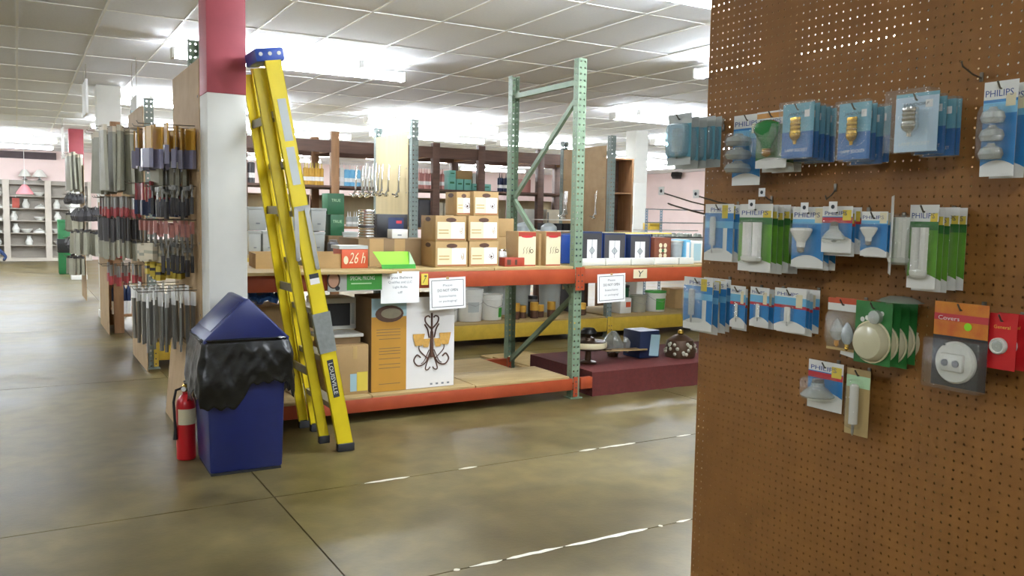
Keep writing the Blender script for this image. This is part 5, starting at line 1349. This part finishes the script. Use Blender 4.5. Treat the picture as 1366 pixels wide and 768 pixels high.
x = x3(491); t = thing('white_jug', 'chunky white plastic jug on the wooden shelf', 'jug', (x, Y3 + .1, ZS)); MB().box(-.1, -.06, 0, .1, .1, .2).build('body', 'white_plastic', t, bevel=.02); MB().lathe([(.09, .2), (.08, .24), (.03, .3), (.03, .33), (.0005, .33)], 14).build('neck', 'white_plastic', t); MB().cyl((.02, -.061, .07), (.02, -.066, .07), .012, n=8).build('dot', 'ink', t); MB().cyl((.02, -.061, .13), (.02, -.066, .13), .012, n=8).build('dot', 'ink', t)
for k, (px0, px1, h, lay) in enumerate(((597, 607, .18, 0), (608, 617, .16, 0), (618, 628, .16, 0), (629, 641, .1, 0), (642, 654, .1, 0), (598, 607, .1, 1))):
    a, c = x3(px0), x3(px1); carton('teal_box', 'pale teal box on the wooden shelf, %s' % ('first from the red tubes', 'second from the red tubes', 'third from the red tubes', 'low one under the cream box', 'low one at the right end', 'topmost of the stack')[k], a, c - .004, Y3 + .02, .2, ZS + (.183 if lay else 0), ZS + h + (.183 if lay else 0), 'teal_box', group='pale teal boxes on the wooden shelf', tape=False, prints=((.2, .5, .8, .65, 'green_dark', 'print'),))
a, c = x3(620), x3(640); carton('cream_box', 'cream carton behind the pale teal boxes', a, c, Y3 + .3, .25, ZS, ZS + .3, 'carton')
a, c = x3(641), x3(656); carton('white_box', 'white carton behind the low teal boxes', a, c, Y3 + .3, .25, ZS, ZS + .27, 'white_plastic')
for k, (px0, px1, h, m) in enumerate(((560, 576, .4, 'dark'), (578, 591, .36, 'cream_plastic'), (594, 606, .36, 'cream_plastic'), (700, 716, .3, 'white_plastic'), (730, 752, .3, 'cream_plastic'), (693, 708, .2, 'red_tube'))):
    a, c = x3(px0), x3(px1); zz = 1.332 if k < 5 else ZS; carton('shelf_carton', ('dark carton on the lower wooden shelf right of the grey post', 'cream carton second on the lower wooden shelf', 'cream carton third on the lower wooden shelf', 'white carton seen through the green frame', 'cream carton seen left of the front green post', 'faded red carton high behind the green frame')[k], a, c, Y3 + .05, .3, zz, zz + h, m, tape=False)
t = thing('pink_card', 'small magenta card pinned on the wooden post above the green boxes', 'tag', (x3(446, Y3 - .05), Y3 - .06, 1.66)); MB().box(-.05, -.002, -.05, .05, .002, .06).build('sheet', 'ph_red', t); MB().cyl((0, -.002, .045), (0, -.008, .045), .006, n=8).build('pin', 'steel', t)
# left end of the wooden row: shelf goods facing the aisle crossing
for k, (px0, px1, z0, h, m) in enumerate(((150, 177, .02, .0, 'paper'),)): pass
a, c = aty(150, 420, Y3 - .05).x, aty(176, 420, Y3 - .05).x
for i in range(4):
    x = a + (c - a) * (i + .5) / 4
    t = thing('blue_white_bottle', 'blue white bottle low at the aisle end, %s from the left' % NTH[i], 'bottle', (x, Y3 + .02, .232), 0, 'blue and white bottles at the aisle end')
    MB().lathe([(.0005, 0), (.028, 0), (.028, .16)], 10).build('white_base', 'paper', t); MB().lathe([(.0285, .16), (.0285, .3), (.012, .34), (.012, .38), (.0005, .38)], 10).build('blue_top', 'dark_blue', t)
MB().box(a - .02, Y3 - .078, 1.2, c + .1, Y3 - .046, 1.23).build('tool_rail', 'wood', ws)
for i in range(5):
    x = a + (c - a) * (i + .5) / 5
    t = thing('red_tool', 'red handled tool at the aisle end shelf, %s from the left' % NTH[i], 'tool', (x, Y3 - .085, 1.18), 0, 'red handled tools at the aisle end')
    MB().box(-.016, -.012, -.26, .016, .012, -.02).build('handle', 'red_plastic', t, bevel=.005); MB().box(-.01, -.004, -.02, .01, .004, .12).build('blade', 'steel', t)
p = aty(167, 306, 9.3)
t = thing('white_pail', 'small white pail hanging in front of the aisle end tools', 'pail', (p.x, 9.3, p.z - .12)); MB().lathe([(.0005, 0), (.055, 0), (.075, .22), (.078, .24)], 16).build('body', 'white_plastic', t); MB().lathe([(.079, .21), (.084, .225), (.079, .24)], 16).build('rim', 'white_plastic', t); MB().tube([(0, .0, .24), (.0, 0, .3), (.1, 0, .32), (.997 - p.x, 0, .31)], .004, 5).build('wire_hanger', 'wire', t)

# ================================================================== GOODS ON THE AISLE END PANELS
def merch_mesh(kind):
    b = MB()
    if kind == 'glove': b.box(-.045, -.004, -.19, .045, .004, .02, 0).box(-.05, -.02, -.24, .05, .006, -.12, 1); ms = ['orange_plastic', 'violet_plastic']
    elif kind == 'pouch': b.box(-.06, -.012, -.2, .06, .012, -.02, 0).box(-.06, -.003, -.02, .06, .003, .02, 1); ms = ['olive', 'paper']
    elif kind == 'longpouch': b.prism([(-.09, -.55), (.09, -.55), (.05, -.1), (.06, .02), (-.06, .02), (-.05, -.1)], -.014, .014, 0); b.box(-.06, -.016, -.02, .06, .016, .03, 1); ms = ['olive', 'cream_plastic']
    elif kind == 'redblue': b.box(-.05, -.006, -.1, .05, .006, .02, 0).box(-.05, -.012, -.2, .05, .01, -.1, 1); ms = ['red_plastic', 'dark_blue']
    elif kind == 'darktool': b.box(-.012, -.01, -.17, .012, .01, -.06, 0).box(-.006, -.005, -.06, .006, .005, .02, 1).box(-.04, -.003, -.01, .04, .003, .02, 1); ms = ['dark', 'steel']
    elif kind == 'orangetool': b.box(-.014, -.01, -.07, .014, .01, .01, 0).box(-.008, -.006, -.16, .008, .006, -.07, 1); ms = ['red_tube', 'steel']
    elif kind == 'creambox': b.box(-.07, -.016, -.1, .07, .016, .01, 0).box(-.071, -.017, -.06, .071, .017, -.04, 1); ms = ['cream_plastic', 'olive']
    elif kind == 'yellowbox': b.box(-.05, -.016, -.09, .05, .016, .01, 0).box(-.051, -.017, -.05, .051, .017, -.03, 1); ms = ['yellow_tag', 'dark']
    elif kind == 'bit': b.box(-.03, -.004, -.07, .03, .004, .02, 0).box(-.016, -.007, -.36, .016, .007, -.07, 1); ms = ['paper', 'steel']
    elif kind == 'longstrip': b.box(-.025, -.006, -.34, .025, .006, .01, 0).box(-.028, -.008, -.36, .028, .008, -.2, 1); ms = ['dark', 'olive']
    elif kind == 'brush': b.box(-.02, -.008, -.08, .02, .008, .02, 0).box(-.025, -.01, -.16, .025, .01, -.08, 1); ms = ['steel', 'red_plastic']
    elif kind == 'cluster': b.lathe([(.0005, -.12), (.05, -.11), (.065, -.06), (.04, 0), (.01, .03), (.0005, .03)], 9, m=0).box(-.05, -.004, 0, .05, .004, .04, 1); ms = ['dark', 'steel']
    elif kind == 'greenbag': b.prism([(-.08, -.26), (.08, -.26), (.06, 0), (-.06, 0)], -.02, .02, 0).box(-.06, -.01, 0, .06, .01, .03, 1); ms = ['olive', 'dark']
    return b.mesh('goods', ms, smooth=True)
HK = {1: ['only'], 2: ['nearer', 'farther'], 3: ['nearest', 'middle', 'farthest'], 4: ['nearest', 'second', 'third', 'farthest']}
def merch(X, ys_, z, kind, n, step, name, label, group, cat, zj=.02, s=1.0):
    if kind not in KIDS: KIDS[kind] = merch_mesh(kind)
    r_ = random.Random(int(X * 100 + z * 1000))
    hk = MB().tube([(0, 0, .008), (-.04 - step * n, 0, .004), (-.05 - step * n, 0, .02)], .003, 5).mesh('peg_hook', ['wire'])
    for j, y in enumerate(ys_):
        for i in range(n):
            o = link(name, KIDS[kind], None, (X - .03 - step * i, y + r_.uniform(-.012, .012), z + r_.uniform(-zj, zj)), (0, r_.uniform(-.05, .05), -PI / 2 + r_.uniform(-.5, .5)))
            o.scale = (s, s, s); tag(o, '%s, %s out on the %s hook' % (label, NTH[i], HK[len(ys_)][j]), cat, group)
        o = link('peg_hook', hk, None, (X - .004, y, z + .016)); tag(o, '%s wire hook carrying the %s' % (HK[len(ys_)][j], group), 'hook', 'hooks carrying the ' + group)
NEAR = [5.86, 6.08, 6.32, 6.58]
merch(1.02, NEAR, 2.03, 'glove', 6, .05, 'work_glove', 'orange violet packet atop the near panel', 'orange and violet packets', 'packet')
merch(1.02, NEAR[1:3], 1.80, 'pouch', 4, .05, 'hardware_pouch', 'small clear pouch under the orange packets', 'small clear pouches', 'packet')
merch(1.02, NEAR[2:], 1.67, 'redblue', 5, .06, 'tool_pack', 'red and blue pack on the near panel', 'red and blue packs', 'packet')
merch(1.02, NEAR[:2], 1.64, 'darktool', 8, .03, 'hand_tool', 'dark tool beside the red and blue packs', 'dark handled tools', 'tool')
merch(1.02, NEAR, 1.42, 'orangetool', 8, .032, 'hand_tool', 'orange tipped tool mid near panel', 'orange tipped tools', 'tool')
merch(1.02, NEAR[1:], 1.27, 'creambox', 6, .045, 'cream_packet', 'cream packet below the orange tipped tools', 'cream packets', 'packet')
merch(1.02, NEAR[:1], 1.26, 'darktool', 7, .03, 'hand_tool', 'dark tool by column below orange tips', 'dark tools by the column', 'tool')
merch(1.02, NEAR[2:], 1.12, 'yellowbox', 5, .045, 'yellow_packet', 'yellow packet above the long grey bits', 'yellow packets', 'packet')
merch(1.02, NEAR, .96, 'bit', 8, .04, 'drill_bit_pack', 'long grey bit low on the near panel', 'long grey bits', 'tool')
MID = [8.42, 8.7, 9.0, 9.25]
merch(.995, MID, 2.22, 'longpouch', 5, .07, 'hanging_pouch', 'long olive pouch on the second panel', 'long olive pouches', 'packet')
merch(.995, MID, 1.6, 'brush', 6, .05, 'hand_brush', 'red tipped brush under the olive pouches', 'red tipped brushes', 'brush')
merch(.995, MID, 1.42, 'longstrip', 7, .045, 'long_strip_tool', 'long dark strip on the second panel', 'long dark strips', 'tool')
merch(.995, MID[:2], .98, 'brush', 5, .06, 'hand_brush', 'red tipped brush low on second panel', 'low red tipped brushes', 'brush')
FAR = [15.05, 15.4, 15.8]
for z_, kd, nm, lb, gp in ((2.35, 'longpouch', 'hanging_pouch', 'olive pouch on the farthest panel', 'far olive pouches'), (1.72, 'cluster', 'hardware_cluster', 'dark cluster high on the farthest panel', 'upper far clusters'), (1.42, 'greenbag', 'hanging_bag', 'green bag mid farthest panel', 'far green bags'), (1.02, 'cluster', 'hardware_cluster', 'dark cluster mid farthest panel', 'middle far clusters'), (.72, 'greenbag', 'hanging_bag', 'green bag low on the farthest panel', 'low far green bags')):
    merch(.925, FAR, z_, kd, 4, .055, nm, lb, gp, 'packet', s=1.0)
MID3 = [11.3, 11.7, 12.1]
merch(.925, MID3, 1.5, 'cluster', 4, .08, 'hardware_cluster', 'dark cluster on the third panel', 'third panel clusters', 'packet', s=1.1)
merch(.925, MID3, 1.22, 'greenbag', 4, .09, 'hanging_bag', 'green bag on the third panel', 'third panel bags', 'packet')

# ================================================================== FAR LEFT: BACK SHELVES, PERSON, SIGNS
YB = 28.05
def x28(px_, Y=YB): return aty(px_, 300, Y).x
edges = [x28(-52), x28(9), x28(65), x28(122)]
zt = aty(40, 240, YB).z
names = ('left edge', 'middle', 'right')
for k in range(3):
    a, c = edges[k] + .04, edges[k + 1] - .04
    t = thing('shelf_unit', 'tall grey shelf unit on the back wall, %s of three' % names[k], 'shelf unit', ((a + c) / 2, YB, 0), 0, 'shelf units on the back wall'); w_ = (c - a) / 2
    for s in (-1, 1): MB().box(s * w_ - .04, 0, 0, s * w_ + .04, .38, zt).build('upright', 'shelf_pale', t)
    MB().box(-w_ + .041, .36, 0, w_ - .041, .38, zt).build('back_panel', 'shelf_metal', t)
    for i in range(7): MB().box(-w_ + .041, 0, .08 + i * (zt - .14) / 6.2, w_ - .041, .355, .11 + i * (zt - .14) / 6.2).build('shelf', 'shelf_metal', t)
    MB().box(-w_ + .041, .0, 0, w_ - .041, .03, .079).build('kick_plate', 'shelf_pale', t)
    r_ = random.Random(k)
    for i in range(1, 6):
        for q in range(3):
            if r_.random() < .35: continue
            x = (a + c) / 2 + (-.62 + .62 * q) * w_ + r_.uniform(-.04, .04); zz = .112 + i * (zt - .14) / 6.2
            o = thing('white_dish', 'white glass piece on shelf %s of the %s back unit, %s' % ('zero one two three four five six'.split()[i], names[k], ('left', 'centre', 'right')[q]), 'dish', (x, YB + .15, zz), 0, 'white pieces on the back shelves')
            kd = r_.randint(0, 2)
            if kd == 0: MB().lathe([(.0005, 0), (.07, 0), (.14, .08), (.15, .1)], 12).build('bowl', 'white_plastic', o); MB().lathe([(.151, .095), (.156, .1), (.151, .106)], 12).build('rim', 'white_plastic', o)
            elif kd == 1: MB().lathe([(.0005, 0), (.08, 0), (.1, .1), (.05, .2), (.04, .24)], 12).build('vase', 'white_plastic', o); MB().lathe([(.041, .23), (.055, .25), (.041, .26)], 12).build('lip', 'white_plastic', o)
            else: MB().lathe([(.16, 0), (.15, .04), (.05, .1), (.0005, .1)], 12).build('shade', 'white_plastic', o); MB().lathe([(.02, .1), (.02, .13), (.0005, .13)], 8).build('finial', 'white_plastic', o)
def shade(px_, py_, Y, m, label, s=1.0, cord=True):
    p = aty(px_, py_, Y); t = thing('pendant_lamp', label, 'lamp', (p.x, Y, p.z))
    MB().lathe([(.22 * s, -.14 * s), (.21 * s, -.1 * s), (.12 * s, .04 * s), (.06 * s, .12 * s), (.0005, .13 * s)], 16).build('shade', m, t)
    MB().cyl((0, 0, .13 * s), (0, 0, .2 * s), .04 * s, n=10).build('socket_cap', 'steel', t)
    if cord: MB().cyl((0, 0, .2 * s), (0, 0, CEIL - p.z - .01), .006, n=6).build('cord', 'paper', t)
shade(33, 252, 27.2, 'pink_glass', 'pink glass pendant lamp before the back shelves')
for k, (px_, m, lb) in enumerate(((35, 'white_plastic', 'white table lamp on top of the middle back unit'), (55, 'bulb_white', 'wide pale lamp shade on top of the middle back unit'))):
    t = thing('table_lamp', lb, 'lamp', (x28(px_), YB + .18, zt + .001)); s = (.7, .85)[k]
    MB().lathe([(.0005, 0), (.08, 0), (.03, .04), (.03, .1)], 12).build('base', 'steel', t); MB().lathe([(.24 * s, .1), (.2 * s, .16), (.08 * s, .3), (.0005, .31)], 14).build('shade', m, t)
t = thing('red_tag', 'dark red card hanging under the pink lamp', 'tag', (x28(22, 28.0), 28.03, 1.66)); MB().box(-.09, -.004, -.14, .09, .004, .14).build('card', 'maroon_print', t); MB().cyl((0, 0, .14), (0, 0, .2), .005, n=6).build('string', 'paper', t)
p = atz(89, 366, 0)
t = thing('green_locker', 'dark green upright bin with a black band near the far column', 'bin', (p.x, p.y + .1, 0)); MB().box(-.15, 0, 0, .15, .4, 1.24).build('body', 'green_bin', t, bevel=.02); MB().box(-.17, -.02, .5, .15, .4, .82).build('black_band', 'black', t, bevel=.01); MB().box(-.155, -.005, 1.2, .155, .405, 1.26).build('lid', 'green_bin', t, bevel=.01)
# hanging aisle signs
def hanging_sign(pa, pb_, Y, label, tilt=0.0):
    a = aty(*pa, Y); c = aty(*pb_, Y); h = abs(a.z - c.z); cx_ = (a.x + c.x) / 2
    t = thing('hanging_sign', label, 'sign', (cx_, Y, CEIL), 0, 'signs hung from the ceiling'); zt_ = max(a.z, c.z) - CEIL
    MB().box(-.012, -.5, zt_ - h, .012, .1, zt_).build('panel', 'paper', t, bevel=.002)
    for y in (-.4, 0): MB().cyl((0, y, zt_), (0, y, -.006), .003, n=5).build('cord', 'wire', t)
hanging_sign((110, 112), (114, 156), 11.6, 'white aisle sign seen edge on, left of the middle column')
hanging_sign((172, 132), (182, 190), 10.8, 'white aisle sign near the grey post over the second panel')
hanging_sign((80, 172), (86, 212), 18.5, 'white aisle sign left of the far column')

# person walking at the left edge
pf_ = atz(12, 351, 0)
def person(x, y, rz):
    t = thing('person', 'person in a grey top and blue jeans walking at the left edge', 'person', (x, y, 0), rz)
    J = {'pelvis': ((0, 0, .95), .15), 'waist': ((0, 0, 1.1), .14), 'chest': ((0, .01, 1.32), .165), 'neckb': ((0, .01, 1.47), .07), 'neck': ((0, .0, 1.53), .058),
         'hl': ((.09, 0, .9), .095), 'kl': ((.11, -.16, .5), .065), 'al': ((.11, -.12, .1), .042), 'tl': ((.11, -.27, .05), .04),
         'hr': ((-.09, 0, .9), .095), 'kr': ((-.1, .07, .5), .065), 'ar': ((-.1, .36, .17), .042), 'tr': ((-.1, .28, .05), .038),
         'sl': ((.19, .01, 1.42), .065), 'el': ((.24, .1, 1.13), .048), 'wl': ((.24, .0, .9), .035),
         'sr': ((-.19, .01, 1.42), .065), 'er': ((-.24, -.06, 1.13), .048), 'wr': ((-.23, -.22, .95), .035)}
    E_ = [('pelvis', 'waist'), ('waist', 'chest'), ('chest', 'neckb'), ('neckb', 'neck'), ('pelvis', 'hl'), ('hl', 'kl'), ('kl', 'al'), ('al', 'tl'), ('pelvis', 'hr'), ('hr', 'kr'), ('kr', 'ar'), ('ar', 'tr'), ('chest', 'sl'), ('sl', 'el'), ('el', 'wl'), ('chest', 'sr'), ('sr', 'er'), ('er', 'wr')]
    for s, w_ in ((1, 'wl'), (-1, 'wr')):
        wx, wy, wz = J[w_][0]; J[w_ + 'p'] = ((wx, wy - .015, wz - .08), .032); E_.append((w_, w_ + 'p'))
        for q, (dx, L_) in enumerate(((-.028, .075), (-.009, .085), (.01, .08), (.028, .065))): J[w_ + 'f%d' % q] = ((wx + dx * .4, wy - .03 + dx, wz - .1 - L_ * .5), .01); J[w_ + 'g%d' % q] = ((wx + dx * .3 - s * .01, wy - .035 + dx, wz - .1 - L_), .008); E_ += [(w_ + 'p', w_ + 'f%d' % q), (w_ + 'f%d' % q, w_ + 'g%d' % q)]
        J[w_ + 't'] = ((wx - s * .02, wy - .06, wz - .1), .011); E_.append((w_ + 'p', w_ + 't'))
    ks = list(J); me = bpy.data.meshes.new('body'); me.from_pydata([J[k][0] for k in ks], [(ks.index(a), ks.index(c)) for a, c in E_], [])
    o = link('body', me, t); sk_ = o.modifiers.new('skin', 'SKIN'); o.modifiers.new('sub', 'SUBSURF').levels = 1; o.modifiers['sub'].render_levels = 2
    for i, k in enumerate(ks):
        sv = me.skin_vertices[0].data[i]; sv.radius = (J[k][1], J[k][1]); sv.use_root = (k == 'pelvis')
    m = bpy.data.materials.new('clothed_body'); m.use_nodes = True; N = m.node_tree.nodes; L_ = m.node_tree.links
    tc = N.new('ShaderNodeTexCoord'); sp = N.new('ShaderNodeSeparateXYZ'); rp = N.new('ShaderNodeValToRGB'); mr = N.new('ShaderNodeMath'); mr.operation = 'DIVIDE'; mr.inputs[1].default_value = 1.8
    L_.new(tc.outputs['Object'], sp.inputs[0]); L_.new(sp.outputs['Z'], mr.inputs[0]); L_.new(mr.outputs[0], rp.inputs[0]); L_.new(rp.outputs[0], N['Principled BSDF'].inputs['Base Color'])
    cr = rp.color_ramp; cr.interpolation = 'CONSTANT'; cr.elements[0].color = rgb('#2a2522'); cr.elements[1].position = .05; cr.elements[1].color = rgb('#27395e')
    e = cr.elements.new(.54); e.color = rgb('#8d9196'); e = cr.elements.new(.835); e.color = rgb('#c79a80'); N['Principled BSDF'].inputs['Roughness'].default_value = .8
    me.materials.append(m)
    hd_ = MB().lathe([(.0005, -.12), (.045, -.115), (.07, -.06), (.085, .0), (.088, .05), (.07, .1), (.035, .125), (.0005, .13)], 16, (0, -.01, 1.67), sx=.88).build('head', 'skin', t)
    MB().lathe([(.09, -.02), (.096, .04), (.078, .11), (.04, .138), (.0005, .142)], 16, (0, .006, 1.67), sx=.9).build('hair', 'hair', hd_)
    MB().add([(-.012, -.09, 1.66), (.012, -.09, 1.66), (0, -.088, 1.71), (0, -.118, 1.665)], [(0, 1, 3), (1, 2, 3), (2, 0, 3)]).build('nose', 'skin', hd_)
    for s in (-1, 1):
        MB().lathe([(.0005, .008), (.008, .004), (.01, 0)], 8, (s * .03, -.085, 1.69), Matrix(((1, 0, 0), (0, 0, -1), (0, 1, 0)))).build('eye', 'black', hd_); MB().box(s * .078 - .008, -.015, 1.65, s * .078 + .008, .015, 1.71).build('ear', 'skin', hd_, bevel=.005)
    MB().box(-.022, -.094, 1.615, .022, -.085, 1.625).build('mouth', 'pink_glass', hd_)
person(pf_.x - .42, pf_.y + .1, -PI / 2)
